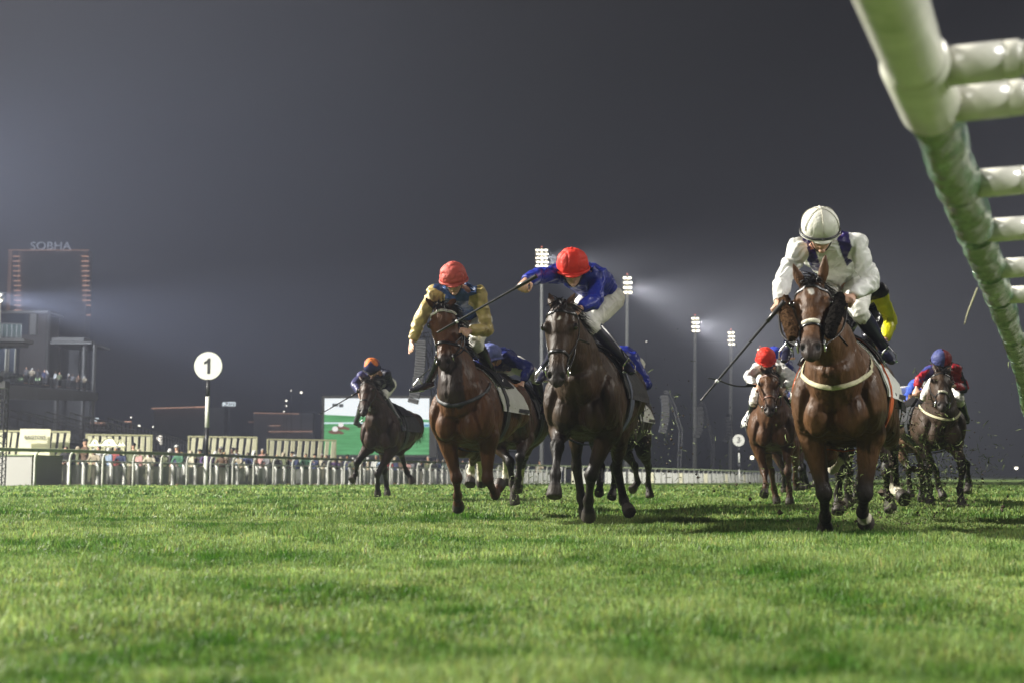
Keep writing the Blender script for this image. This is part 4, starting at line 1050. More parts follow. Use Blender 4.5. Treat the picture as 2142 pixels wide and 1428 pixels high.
for (y0, y1, dn, h0, h1, wd, ln, sd) in ((1.2, 3.2, 15000, .018, .046, .0036, 1.0, 11), (3.2, 6.5, 8000, .022, .050, .0050, .95, 12), (6.5, 12, 3600, .024, .050, .0075, .85, 13), (12, 22, 650, .03, .06, .016, .65, 14), (22, 50, 80, .03, .06, .04, .6, 15)):
    x, y = scatter(y0, y1, dn, sd); rg = np.random.default_rng(sd + 50)
    pat = vnoise(np.stack([x * 1.6, y * 1.6, x * 0], 1), 5) * .5 + vnoise(np.stack([x * 5, y * 5, x * 0], 1), 6) * .5
    h = rg.uniform(h0, h1, len(x)) * (1 + 1.1 * pat)
    V, T_, Q_, C_ = blades(x, y, h, wd * rg.uniform(.6, 1.3, len(x)), ln, sd + 90)
    Vs.append(V); Ts.append(T_ + off); Qs.append(Q_ + off); Cs.append(C_); off += len(V)
gm_ = raw_mesh(np.vstack(Vs), np.vstack(Ts), np.vstack(Qs)); setcol(gm_, np.vstack(Cs))
print('GRASS verts', off)
go_ = link('grass', gm_, turf_mat('turf_blades', True), smooth=False); tag(go_, 'short thick green turf of the racecourse', 'grass', kind='stuff')
# turf kicked up by the hooves
def clods():
    V = []; Fc = []; rg = np.random.default_rng(21)
    cl = [((1880, 1010), 9.9, 1300, .30, .28), ((1930, 985), 11, 800, .35, .22), ((1830, 960), 10.6, 600, .3, .22), ((1650, 1020), 15, 250, .5, .2), ((1340, 900), 13.6, 420, .28, .30), ((1410, 960), 13.5, 110, .5, .38), ((1110, 1030), 12.6, 420, .30, .12),
          ((1430, 1030), 12, 110, .8, .10), ((1985, 1000), 14.8, 380, .45, .28), ((2040, 960), 13, 70, 1.0, .5), ((1700, 1020), 10.5, 300, .4, .15), ((815, 1036), 18.5, 60, .4, .08), ((1500, 930), 13, 45, 1.0, .7), ((1760, 1060), 9.2, 260, .35, .08)]
    for (px, py), y, n, sx_, sz in cl:
        c = at(px, py, y)
        for _ in range(n):
            p = np.array([c.x + rg.normal(0, sx_), c.y + rg.normal(0, .35), c.z + rg.normal(0, sz)])
            if p[2] < .03: p[2] = .03 + abs(rg.normal(0, .04))
            n0 = len(V); green = rg.random() < .82
            if green:
                d = rg.normal(0, 1, 3); d /= np.linalg.norm(d); s = np.cross(d, rg.normal(0, 1, 3)); s /= np.linalg.norm(s); l_ = rg.uniform(.02, .085); w_ = rg.uniform(.0012, .0035); bn = np.cross(d, s) * l_ * .3
                V += [p - d * l_ / 2 - s * w_, p - d * l_ / 2 + s * w_, p + bn * .5 + s * w_, p + bn * .5 - s * w_, p + d * l_ / 2]; Fc.append(((n0, n0 + 1, n0 + 2, n0 + 3), 0)); Fc.append(((n0 + 3, n0 + 2, n0 + 4), 0))
            else:
                r_ = rg.uniform(.003, .012) * (3.0 if rg.random() < .05 else 1)
                for q in range(6):
                    dd = [(1, 0, 0), (-1, 0, 0), (0, 1, 0), (0, -1, 0), (0, 0, 1), (0, 0, -1)][q]; V.append(p + np.array(dd) * r_ * rg.uniform(.5, 1.4, 3))
                for t in ((0, 2, 4), (2, 1, 4), (1, 3, 4), (3, 0, 4), (2, 0, 5), (1, 2, 5), (3, 1, 5), (0, 3, 5)): Fc.append((tuple(n0 + k for k in t), 1))
    me = mk(V, [f for f, _ in Fc]); me.materials.append(mat('clod_grass', (.11, .15, .035), .7, var=.6, vscale=30)); me.materials.append(mat('clod_soil', (.055, .038, .022), .9, var=.3, vscale=30))
    me.polygons.foreach_set('material_index', [k for _, k in Fc]); return me
tag(link('turf_clods', clods(), None, smooth=False), 'clods of turf, soil and cut grass thrown up behind the hooves', 'flying turf', kind='stuff')
# one tall stray blade of grass in the left foreground
b0 = at(165, 1096, 5.2); tag(obj('grass_stalk', loft([[b0.x, b0.y, .02, .004, .001], [b0.x + .01, b0.y, .08, .0045, .001], [b0.x + .045, b0.y, .155, .001, .0006]], (1, 0, 0), 6, 3), mat('stalk_green', (.22, .34, .06), .5, var=.1)), 'single tall blade of grass standing above the turf on the left', 'grass blade')

# ------------------------------------------------------------------ near rail
RX0 = .765
def rail_x(z_): return RX0 + .425 * (z_ - 2.44) - .0016 * np.clip(z_ - 6, 0, 10) ** 2 - .012 * np.clip(z_ - 16, 0, 200)
def rail_pt(z_, h=1.27, dx=0.0): return Vector((float(rail_x(z_)) + dx, z_, h))
rr_ = empty('running_rail', tuple(rail_pt(0, 0)), 'white and green film-wrapped rail passing overhead at the right of the track', 'running rail')
RD = Vector((.415, 1, 0)).normalized(); RS = Vector((1, -.415, 0)).normalized()
obj('rail_tube', tube([rail_pt(z) for z in np.linspace(-2.2, 2.90, 24)], .062, 36, 1, side=RS), M_RAIL, rr_)
obj('tube_coupling', tube([rail_pt(2.58), rail_pt(2.60), rail_pt(2.93), rail_pt(2.95)], [.062, .070, .070, .062], 36, 1, side=RS), M_RAIL, rr_)
g = tube([rail_pt(z) for z in np.concatenate([np.arange(2.8, 16, .022), np.arange(16, 50, .25), np.arange(50, 130, 2)])], .055, 40, 1, side=RS)
me = mk(*g); P = coords(me)
q = P * np.array([9, 9, 11]); d = P - np.stack([rail_x(P[:, 1]), P[:, 1], np.full(len(P), 1.27)], 1); d /= np.linalg.norm(d, axis=1)[:, None] + 1e-9
k = (1 - np.abs(vnoise(q, 3))) ** 3 * .012 + vnoise(q * .6, 4) * .007 + .002
P += d * (k * sstep(2.8, 2.95, P[:, 1]))[:, None]
setcoords(me, P); link('wrapped_rail', me, M_WRAP, rr_)
pz = [2.66, 2.93, 3.75, 4.48, 5.32, 6.12, 8.14, 9.2, 10.4, 11.7, 13.4, 15.0] + list(np.arange(16.6, 56, 1.6))
pf = None
def near_post():
    c = Vector((0, 0, 0)); gs = []
    gs.append(tube([c + RS * s for s in (.03, .17)], [.042, .042], 20, 1, side=RD))
    gs.append(tube([c + RS * s for s in (.165, .172, .20, .205)], [.036, .0405, .0405, .036], 20, 1, side=RD))
    pts = [c + RS * .18, c + RS * .34 + Vector((0, 0, .004)), c + RS * .46 + Vector((0, 0, -.02)), c + RS * .56 + Vector((0, 0, -.11)), c + RS * .61 + Vector((0, 0, -.26)), c + RS * .66 + Vector((0, 0, -1.28))]
    gs.append(tube(pts, .034, 20, 5, side=RD)); return merge(gs)
npm = near_post(); ring_m = tube([RD * -.012, RD * -.008, RD * .008, RD * .012], [.056, .0675, .0675, .056], 30, 1, side=RS)
npost = obj('post', npm, M_RAIL); npost.parent = rr_; nring = obj('wrap_band', ring_m, M_WRAP); nring.parent = rr_
for i, z in enumerate(pz):
    o = npost if i == 0 else npost.copy(); o2 = nring if i == 0 else nring.copy()
    if i: COL.objects.link(o); COL.objects.link(o2)
    o.parent = rr_; o2.parent = rr_; o.location = rail_pt(z) - Vector(rr_.location); o2.location = o.location

w0 = at(2036, 625, 5.9); tag(obj('grass_wisp', tube([w0 + Vector((.02, 0, .05)), w0, w0 + Vector((-.03, 0, -.07)), w0 + Vector((-.045, 0, -.12))], [.003, .004, .003, .001], 6, 3), mat('dry_grass', (.35, .33, .20), .7)), 'dry wisp of grass hanging from the green film-wrapped rail', 'grass wisp')
# ------------------------------------------------------------------ far rail
RP = np.array([(-27.5, 12), (-19.5, 29), (-15.4, 38.8), (-12.1, 46), (-7.8, 57), (.84, 78), (7.9, 93), (18.4, 116), (30.6, 145), (40, 166)])
def path(off=0.0):
    A = catmull(RP, 12); T = np.gradient(A, axis=0); T /= np.linalg.norm(T, axis=1)[:, None]; Nn = np.stack([-T[:, 1], T[:, 0]], 1)
    A = A + Nn * off; s = np.concatenate([[0], np.cumsum(np.linalg.norm(np.diff(A, axis=0), axis=1))]); return A, s
def along(off, s0=None, step=1.0, y0=None, y1=None):
    A, s = path(off); ss = np.arange(0, s[-1], step); x = np.interp(ss, s, A[:, 0]); y = np.interp(ss, s, A[:, 1])
    m = np.ones(len(x), bool)
    if y0 is not None: m &= y >= y0
    if y1 is not None: m &= y <= y1
    return x[m], y[m]
x, y = along(0, step=1.0)
fr_ = empty('running_rail', (float(x[0]), float(y[0]), 0), 'long low white-posted rail with green top crossing behind the field on the left', 'running rail')
obj('rail_tube', loft([[a, b_, ground_at(a, b_) + 1.14, .045, .055] for a, b_ in zip(x, y)], (1, 0, 0), 12, 1), M_RAILG, fr_)
xx, yy = along(0, step=1.48, y0=30)
pp = [Vector((0, 0, 0)), Vector((0, 0, .78)), Vector((.01, 0, .94)), Vector((.06, -.03, 1.06)), Vector((.15, -.08, 1.10))]
post_g = tube([p - Vector((.15, -.08, 0)) for p in pp], .038, 10, 4, side=(0, 1, 0)); p0_ = None
for i, (a, b_) in enumerate(list(zip(xx, yy))[:99]):
    if i == 0: p0_ = obj('post', post_g, M_POSTW); o = p0_
    else: o = p0_.copy(); COL.objects.link(o)
    o.parent = fr_; o.location = Vector((a, b_, ground_at(a, b_) )) - Vector(fr_.location)

# ------------------------------------------------------------------ clear panel fence behind it
fx, fy = along(5.0, step=.80, y0=47.5, y1=96)
cf = empty('panel_fence', (float(fx[0]), float(fy[0]), 0), 'waist-high fence of white boards and clear panels in front of the crowd', 'fence')
bm0 = pm0 = None
for i in range(len(fx)):
    a = Vector((fx[i], fy[i], ground_at(fx[i], fy[i]))); 
    if i == 0: bm0 = obj('board', box((0, 0, .45), (.17, .05, .92), R(-20)), M_WHITE, smooth=False); o = bm0
    else: o = bm0.copy(); COL.objects.link(o)
    o.parent = cf; o.location = a - Vector(cf.location)
    if i < len(fx) - 1:
        if i == 0: pm0 = obj('clear_panel', box((0, 0, .42), (.64, .012, .74), 0), M_GLASS, smooth=False); o = pm0
        else: o = pm0.copy(); COL.objects.link(o)
        o.parent = cf; dx, dy = fx[i + 1] - fx[i], fy[i + 1] - fy[i]
        o.location = a + Vector((dx / 2, dy / 2, 0)) - Vector(cf.location); o.rotation_euler = (0, 0, math.atan2(dy, dx))
obj('top_rail', loft([[a, b_, ground_at(a, b_) + .93, .05, .035] for a, b_ in zip(fx, fy)], (1, 0, 0), 8, 1), mat('fence_top_greygreen', (.33, .37, .31), .5, var=.1), cf)
wx, wy = along(3.0, step=1.7, y0=92, y1=160)
wf = empty('board_fence', (float(wx[0]), float(wy[0]), 0), 'far white board fence continuing behind the rail', 'fence')
for i in range(len(wx) - 1):
    a = Vector((wx[i], wy[i], ground_at(wx[i], wy[i]))); dx, dy = wx[i + 1] - wx[i], wy[i + 1] - wy[i]
    o = obj('board', box((0, 0, .45), (.95 + .3 * ((i * 7) % 3), .05, .9), 0), M_WHITE if i % 5 else M_CREAM, smooth=False); o.parent = wf; o.location = a - Vector(wf.location); o.rotation_euler = (0, 0, math.atan2(dy, dx))
# pale board box
bxr = empty('hoarding_box', (-20, 45.5, 0), 'big plain pale grey box at the left end of the rail', 'hoarding')
obj('box_body', box((-21.2, 45.5, .5), (9.8, 3.0, 1.14)), mat('pale_grey_panel', (.34, .33, .31), .6, var=.06, vscale=.6), bxr, smooth=False)
obj('box_top', box((-21.2, 45.5, 1.085), (9.9, 3.1, .03)), mat('green_edge', (.20, .26, .14), .6), bxr, smooth=False)

# ------------------------------------------------------------------ the spectators
SK = [mat('skin_light', (.50, .30, .21), .5, var=.1), mat('skin_mid', (.30, .16, .09), .5, var=.1), mat('skin_dark', (.10, .055, .035), .5, var=.1)]
CLO = {'white': (.62, .62, .60), 'black': (.015, .015, .018), 'navy': (.02, .03, .09), 'beige': (.42, .36, .26), 'olive': (.12, .14, .07), 'grey': (.18, .18, .19), 'pale blue': (.25, .33, .45), 'red': (.25, .03, .03), 'pink': (.5, .28, .26), 'cream': (.52, .48, .36), 'brown': (.12, .07, .04), 'yellow': (.35, .30, .10), 'purple': (.07, .03, .12), 'green': (.05, .16, .09)}
HAIRC = {'black': (.01, .01, .01), 'brown': (.05, .028, .015), 'fair': (.30, .20, .10), 'grey': (.25, .25, .24)}
def person_proto(kind):
    hh = 1.70; p = []; up = Vector((0, 0, 1)); lean = {'stand': 0, 'lean': .22, 'turn': -.02}[kind]
    hip = Vector((0, 0, .92)); ch = Vector((0, -lean * .8, 1.36 - lean * .2)); hd = Vector((0, -lean * 1.25, 1.60 - lean * .35)); 
    if kind == 'turn': ch.x = .03; hd.x = .05
    sh = [ch + Vector((s * .19, 0, .04)) for s in (-1, 1)]
    if kind == 'lean': el = [Vector((s * .28, -.30, 1.12)) for s in (-1, 1)]; wr = [Vector((s * .12, -.46, 1.02)) for s in (-1, 1)]
    elif kind == 'stand': el = [Vector((-.25, .0, 1.14)), Vector((.27, -.08, 1.14))]; wr = [Vector((-.24, -.10, .90)), Vector((.12, -.24, 1.26))]
    else: el = [Vector((-.24, .04, 1.14)), Vector((.26, .05, 1.14))]; wr = [Vector((-.20, -.18, 1.02)), Vector((.24, -.08, .88))]
    p.append(ellipsoid(hd + up * .02, (.075, .095, .11))); p.append(ellipsoid(hd + Vector((0, -.085, -.01)), (.016, .02, .03))); p.append(ellipsoid(hd + Vector((0, -.03, -.06)), (.055, .06, .06)))
    for s in (-1, 1): p.append(ellipsoid(hd + Vector((s * .075, 0, 0)), (.012, .02, .03)))
    p.append(tube([hd - up * .05, ch + up * .08], .052, 8)); p.append(loft([[*(ch + up * .1), .12, .06], [*ch, .16, .09], [*(ch * .5 + hip * .5), .13, .09], [*hip, .14, .10], [*(hip - up * .08), .13, .09]], (1, 0, 0), 12, 2))
    for i, s in enumerate((-1, 1)):
        p.append(tube([sh[i], el[i], wr[i]], [.045, .038, .026], 8, 2)); d = (wr[i] - el[i]).normalized(); p.append(tube([wr[i], wr[i] + d * .05, wr[i] + d * .09, wr[i] + d * .15], [.024, .040, .038, .014], 8, 2, flat=.5))
        p.append(tube([hip + Vector((s * .09, 0, -.02)), Vector((s * .11, -.02, .50)), Vector((s * .12, .01, .08))], [.085, .055, .040], 8, 2)); p.append(tube([Vector((s * .12, .04, .05)), Vector((s * .13, -.14, .035))], [.045, .035], 8))
    body = fuse(p, .022, 2)
    q = [loft([[*(ch + up * .12 + Vector((0, 0, -.02))), .09, .06], [*(ch + up * .03), .21, .11], [*(ch * .5 + hip * .5), .18, .13], [*(hip - up * .06), .18, .13]], (1, 0, 0), 14, 3)]
    for i in (0, 1): q.append(tube([sh[i], el[i], el[i] * .25 + wr[i] * .75], [.072, .062, .045], 8, 3))
    topm = fuse(q, .024, 2); q = [ellipsoid(hip - up * .02, (.165, .13, .13))]
    for s in (-1, 1): q.append(tube([hip + Vector((s * .09, 0, -.02)), Vector((s * .11, -.02, .50)), Vector((s * .12, .01, .10))], [.10, .078, .066], 8, 2))
    tr = fuse(q, .024, 2); hr = fuse([ellipsoid(hd + Vector((0, .022, .045)), (.092, .105, .105))], .022, 1); hat = fuse([ellipsoid(hd + Vector((0, .0, .085)), (.098, .11, .07)), ellipsoid(hd + Vector((0, -.08, .06)), (.08, .10, .012))], .016, 1)
    gh = fuse([ellipsoid(hd + Vector((0, .012, .04)), (.105, .115, .115)), loft([[*(hd + Vector((0, .05, .08))), .10, .05], [*(hd + Vector((0, .09, -.08))), .14, .05], [*(hd + Vector((0, .08, -.22))), .17, .05]], (1, 0, 0), 10, 2)], .02, 1)
    return dict(body=body, top=topm, trousers=tr, hair=hr, hat=hat, headscarf=gh)
PROTO = {k: person_proto(k) for k in ('stand', 'lean', 'turn')}
rg = np.random.default_rng(5)
def add_person(px_, y_, kind, top, trs, head, rz, sk, label, sc_=1.0, group='spectators behind the clear panel fence'):
    X = (px_ - 1071) / F * y_; r0 = empty('person', (X, y_, ground_at(X, y_)), label, 'spectator', group); r0.rotation_euler = (0, 0, rz); r0.scale = (sc_,) * 3
    pr = PROTO[kind]
    def sub(nm, key, m):
        me = pr[key].copy(); me.materials.clear(); me.materials.append(m); o = bpy.data.objects.new(nm, me); COL.objects.link(o); o.parent = r0; me.polygons.foreach_set('use_smooth', np.ones(len(me.polygons), bool))
    cm = {k: mat('cloth_' + k.replace(' ', '_'), tuple(q * .72 for q in v), .75, var=.15, vscale=8) for k, v in CLO.items()}
    sub('body', 'body', SK[sk]); sub('top', 'top', cm[top]); sub('trousers', 'trousers', cm[trs])
    if head[0] == 'hair': sub('hair', 'hair', mat('hair_' + head[1], HAIRC[head[1]], .6, var=.2))
    elif head[0] == 'cap': sub('hat', 'hat', cm[head[1]])
    else: sub('headscarf', 'headscarf', cm[head[1]])
A5, s5 = path(6.6)
def y_at_px(px_, off):
    A, s = path(off); q = 1071 + F * A[:, 0] / A[:, 1]; return float(np.interp(px_, q, A[:, 1]))
people = []
tops = ['black', 'navy', 'beige', 'black', 'grey', 'olive', 'brown', 'white', 'navy', 'cream', 'black', 'pink', 'pale blue', 'olive', 'black', 'navy', 'grey', 'red', 'brown', 'purple', 'green']
heads = [('hair', 'black'), ('hair', 'brown'), ('cap', 'black'), ('headscarf', 'white'), ('hair', 'fair'), ('cap', 'white'), ('hair', 'grey'), ('headscarf', 'beige')]
fixed = {282: ('olive', 'beige', ('cap', 'black'), 'stand'), 318: ('cream', 'cream', ('headscarf', 'white'), 'lean'), 330: ('navy', 'white', ('headscarf', 'white'), 'lean'), 372: ('navy', 'grey', ('cap', 'white'), 'stand'), 488: ('black', 'navy', ('hair', 'black'), 'stand'), 508: ('beige', 'white', ('hair', 'brown'), 'lean'), 660: ('black', 'grey', ('cap', 'black'), 'stand')}
pxs = sorted(list(fixed) + [146, 157, 168, 181, 206, 219, 233, 246, 262, 296, 350, 360, 382, 391, 404, 421, 437, 447, 455, 463, 470, 479, 497, 523, 536, 551, 566, 583, 597, 613, 627, 642, 675, 690, 704, 716, 728, 741, 757, 772, 788, 802, 815, 829, 842, 854, 868, 882, 896, 909, 920, 931, 940, 953, 968, 984, 1000, 1020, 1045, 1085, 1128, 1170])
used = {}
def landmark(p):
    if p < 150: return 'beside the pale box'
    if p < 190: return 'right of the pale box'
    if p < 262: return 'under the arched kiosk sign'
    if p < 340: return 'right of the arched kiosk sign'
    if p < 425: return 'left of the number 1 pole'
    if p < 455: return 'at the foot of the number 1 pole'
    if p < 545: return 'in front of the third slatted screen'
    if p < 600: return 'in front of the fourth slatted screen'
    if p < 675: return 'left of the big screen'
    if p < 790: return 'below the screen left half'
    if p < 900: return 'below the screen right half'
    if p < 1010: return 'seen between the bright bay legs'
    return 'beyond the centre horse'
for i, p in enumerate(pxs):
    if p in fixed: tp, tr, hd_, kd = fixed[p]
    else:
        tp = tops[(i * 5 + 3) % len(tops)]; tr = ['black', 'grey', 'beige', 'white', 'navy'][(i * 3) % 5]; hd_ = heads[(i * 3 + 1) % len(heads)]; kd = ['lean', 'stand', 'turn', 'lean'][(i * 7) % 4]
    key = (tp, hd_, landmark(p)); j = 0
    while key in used: j += 1; tp = tops[(i + j * 5) % len(tops)]; key = (tp, hd_, landmark(p))
    used[key] = 1
    hs_ = {'hair': f'with {hd_[1]} hair', 'cap': f'in {hd_[1]} cap', 'headscarf': f'in {hd_[1]} headscarf'}[hd_[0]]
    lab = f'person {hs_} and {tp} top, {dict(lean="leaning", stand="standing", turn="turned away")[kd]} {landmark(p)}'
    offp = 5.55 if kd == 'lean' else 6.0 + (i * 37 % 10) / 8
    add_person(p, y_at_px(p, offp), kd, tp, tr, hd_, rg.uniform(-.5, .5) + (-.35) + (2.4 if kd == 'turn' else 0), int(rg.integers(0, 3)) if hd_[0] != 'hair' or hd_[1] != 'fair' else 0, lab, float(rg.uniform(.92, 1.05)) * (.9 if kd != 'stand' else 1))
# ------------------------------------------------------------------ backdrop
def bx(px0, px1, py0, py1, y, depth, grow=0):
    a = at(px0, py1, y); c = at(px1, py0, y)
    z0 = a.z; z1 = c.z
    return box(((a.x + c.x) / 2, y + depth / 2, (z0 + z1) / 2), (abs(c.x - a.x) + grow, depth, abs(z1 - z0) + grow))
def pt(px, py, y): return at(px, py, y)
def root_at(name, px, y, label, cat, group=None):
    p = at(px, 992, y); return empty(name, (p.x, y, ground_at(p.x, y)), label, cat, group)
# slatted wind screens
GS = 'cream slatted screens behind the crowd'
def slat_screen(px0, px1, py, y0, y1, n, label, tilt, skip=()):
    r0 = root_at('slat_screen', (px0 + px1) / 2, (y0 + y1) / 2, label, 'screen', GS)
    a, b_ = at(px0, py, y0), at(px1, py, y0); b_ = Vector((at(px1, 992, y1).x, y1, a.z)); ln_ = Vector((b_.x - a.x, b_.y - a.y, 0)); L_ = ln_.length; u = ln_ / L_; ang = math.atan2(u.y, u.x); zt = a.z
    def P_(s, z): return (a.x + u.x * s, a.y + u.y * s, z)
    fr = [box(P_(L_ / 2, zt), (L_ + .08, .08, .08), ang), box(P_(L_ / 2, .35), (L_, .07, .07), ang), box(P_(L_ / 2, zt - 1.12), (L_ - .1, .05, .05), ang)]
    for s in (0, L_): fr.append(box(P_(s, zt / 2 - .041), (.07, .09, zt), ang))
    place('frame', fr, M_CREAMF, r0)
    for i in range(n):
        if i in skip: continue
        s = (i + .55) / n * L_; w_ = L_ / n * .60; zc = zt * .5; hgt = zt - .14
        g = box((0, 0, 0), (w_, .03, hgt)); M = Matrix.Translation(Vector(P_(s, zc)) - Vector((0, .05, 0))) @ Matrix.Rotation(ang, 4, 'Z') @ Matrix.Rotation(R(tilt + (i % 3 - 1) * .8), 4, 'Y') @ Matrix.Rotation(R(10), 4, 'Z')
        V = [tuple(M @ Vector(v)) for v in g[0]]; V = [(v[0] + .02 * (v[2] - zc), v[1], v[2]) for v in V]
        obj('slat', (V, g[1]), M_CREAM, r0, smooth=False)
        obj('slat_prop', tube([Vector(P_(s + w_ * .55, .4)), Vector(P_(s + w_ * .42, zt - .1))], .018, 6), M_CREAMF, r0)
    return r0, P_, L_, ang, zt
s1 = slat_screen(-22, 142, 900, 61, 62.5, 12, 'cream slatted screen at the far left with the bag toss board', 4, skip=(6, 7, 8))
pb = [box(tuple(at(73, 913, 60.6)), (1.12, .06, .60), s1[3])]
sgn = place('game_board', pb, M_CREAM, s1[0]); c_ = at(73, 914, 60.52)
obj('board_backing', box(tuple(at(73, 925, 61.0)), (1.35, .05, 1.3), s1[3]), M_CREAM, s1[0], smooth=False)
put_text('lettering', 'BAGTOSS', .23, tuple(c_), s1[3], M_BLACK, sgn, .006, .002, .95)
slat_screen(181, 315, 908, 65, 66.5, 10, 'cream slatted screen behind the arched kiosk sign', 0)
slat_screen(395, 535, 912, 69, 70.5, 10, 'cream slatted screen behind the number 1 pole', 4)
slat_screen(560, 701, 918, 73, 75, 10, 'cream slatted screen next to the big screen', 3)
# arched kiosk sign
ks = root_at('arched_sign', 225, 59, 'cream scalloped sign with three rounded arches', 'sign')
def arch(cx, wpx, py0, hpx, y):
    c = at(cx, py0, y); wd = wpx / F * y; hh_ = hpx / F * y; pr = []
    for i in range(25):
        t = -1 + 2 * i / 24; z = hh_ * (.32 + .68 * math.sqrt(max(0, 1 - min(1, abs(t) / .78) ** 2)))
        pr.append((c.x + t * wd / 2, z))
    V = []; Fc = []
    for k, yy in enumerate((y, y + .08)):
        for x_, z in pr: V.append((x_, yy, c.z)); V.append((x_, yy, c.z + z))
    m_ = 2 * len(pr)
    for i in range(len(pr) - 1):
        a = 2 * i; Fc += [(a, a + 2, a + 3, a + 1), (m_ + a, m_ + a + 1, m_ + a + 3, m_ + a + 2), (a + 1, a + 3, m_ + a + 3, m_ + a + 1), (a, m_ + a, m_ + a + 2, a + 2)]
    Fc += [(0, 1, m_ + 1, m_), (m_ - 2, 2 * m_ - 2, 2 * m_ - 1, m_ - 1)]
    trim = tube([Vector((x_, y - .02, c.z + z)) for x_, z in pr] , .028, 6, 1, side=(0, 1, 0))
    return (V, Fc), trim
for cx, w_, h_ in ((197, 22, 15), (227, 36, 16), (253, 17, 12)):
    f_, t_ = arch(cx, w_, 931.5, h_, 59); o_ = obj('arch_panel', f_, mat('arch_cream', (.80, .80, .70), .6, var=.06), ks, smooth=False); obj('arch_trim', t_, M_CREAMF, o_)
    obj('medallion', ellipsoid(at(cx, 924.5, 58.97), (.045, .015, .06)), M_CREAMF, o_)
place('sign_post', [box(tuple(at(p, 962, 59.1)), (.09, .09, 1.4)) for p in (190, 212, 240, 258)] + [box(tuple(at(225, 933.0, 59.1)), (1.7, .14, .07))], M_CREAMF, ks)
# number poles
def marker(px, pyc, r_, y, num, label, pxb, x_disc=0):
    c = at(px, pyc, y); r0 = empty('marker_pole', (c.x, y, ground_at(c.x, y)), label, 'marker pole', 'numbered distance marker poles'); g0 = ground_at(c.x, y)
    def drum(r1, r2, t0, t1, seg=48):
        V = []; Fc = []
        for t in (t0, t1):
            for i in range(seg): a = 2 * math.pi * i / seg; V.append((c.x + r1 * math.cos(a), y + t, c.z + r1 * math.sin(a)))
        Fc = [tuple(range(seg - 1, -1, -1))[::-1][::-1], tuple(range(2 * seg - 1, seg - 1, -1))]
        for i in range(seg): j = (i + 1) % seg; Fc.append((i, seg + i, seg + j, j))
        return V, Fc
    R0 = r_ / F * y
    d = obj('disc', drum(R0, 0, -.03, .03), mat('sign_white', (.56, .56, .53), .5, var=.04, vscale=5, dirt_glint=((.45, .44, .38), 5, .66)), r0, smooth=False)
    obj('disc_rim', tube([c + Vector((R0 * math.cos(a), 0, R0 * math.sin(a))) for a in np.linspace(0, 2 * math.pi, 49)], .022, 8, 1, side=(0, 1, 0)), mat('sign_rim', (.25, .25, .22), .5), d)
    if num == '1':
        gl_ = [(-.02, -.5), (.16, -.5), (.16, .5), (.02, .5), (-.06, .36), (-.24, .27), (-.24, .10), (-.10, .155), (-.02, .21)]
        sc_ = R0 * 1.12; V = [(c.x - .02 + p_[0] * sc_, y - .044, c.z + p_[1] * sc_) for p_ in gl_] + [(c.x - .02 + p_[0] * sc_, y - .032, c.z + p_[1] * sc_) for p_ in gl_]; n_ = len(gl_)
        obj('numeral', (V, [tuple(range(n_)), tuple(range(2 * n_ - 1, n_ - 1, -1))] + [(i, (i + 1) % n_, n_ + (i + 1) % n_, n_ + i) for i in range(n_)]), M_BLACK, d, smooth=False)
    else: put_text('numeral', num, R0 * 1.42, (c.x + (-.02 if num == '1' else 0), y - .036, c.z + .01), 0, M_BLACK, d, .004, .025 * R0)
    w_ = .078; zt = c.z - R0 * .98; zs = [zt, zt - .62, zt - 1.75, zt - 2.78, g0] if num == '1' else [zt, zt - .62, zt - 1.5, zt - 2.1, g0]
    for i in range(4):
        obj('pole_band', tube([Vector((c.x, y, zs[i])), Vector((c.x, y, zs[i + 1]))], w_, 16), M_BLACK if i % 2 == 0 else M_WHITE, r0)
marker(436, 765, 29, 47.2, '1', 'black and white banded pole with the white number 1 disc', 437)
marker(1545, 920, 12.2, 117, '3', 'small distant pole with the white number 3 disc', 1545)
# big screen
Y = 120.0
bs = root_at('video_screen', 790, Y, 'giant video screen showing white sky, green turf and two tiny horses', 'screen')
a = at(677, 950, Y); b_ = at(898, 832, Y); zc = (a.z + b_.z) / 2; hh = b_.z - a.z; wd_ = b_.x - a.x; xc = (a.x + b_.x) / 2
obj('cabinet', box((xc + .2, Y + .8, zc), (wd_ + .9, 1.4, hh + .5)), M_BLACK, bs, smooth=False)
img = [(0, 1, .56, 1, 'screen_white', (.92, .95, .97), 1.05), (0, 1, 0, .56, 'screen_green', (.11, .46, .17), .72)]
def quad(u0, u1, v0, v1, nm, col, s, k, slope=0):
    V = [(a.x + u0 * wd_, Y + .08 - k * .012, a.z + v0 * hh), (a.x + u1 * wd_, Y + .08 - k * .012, a.z + v0 * hh - slope), (a.x + u1 * wd_, Y + .08 - k * .012, a.z + v1 * hh - slope), (a.x + u0 * wd_, Y + .08 - k * .012, a.z + v1 * hh)]
    return obj(nm, (V, [(0, 1, 2, 3)]), emis('scr_' + nm + str(k), col, s), pic, smooth=False)
pic = obj('picture', ([(a.x, Y + .09, a.z), (b_.x, Y + .09, a.z), (b_.x, Y + .09, b_.z), (a.x, Y + .09, b_.z)], [(0, 1, 2, 3)]), emis('screen_white', (.90, .95, .97), 1.1), bs, smooth=False)
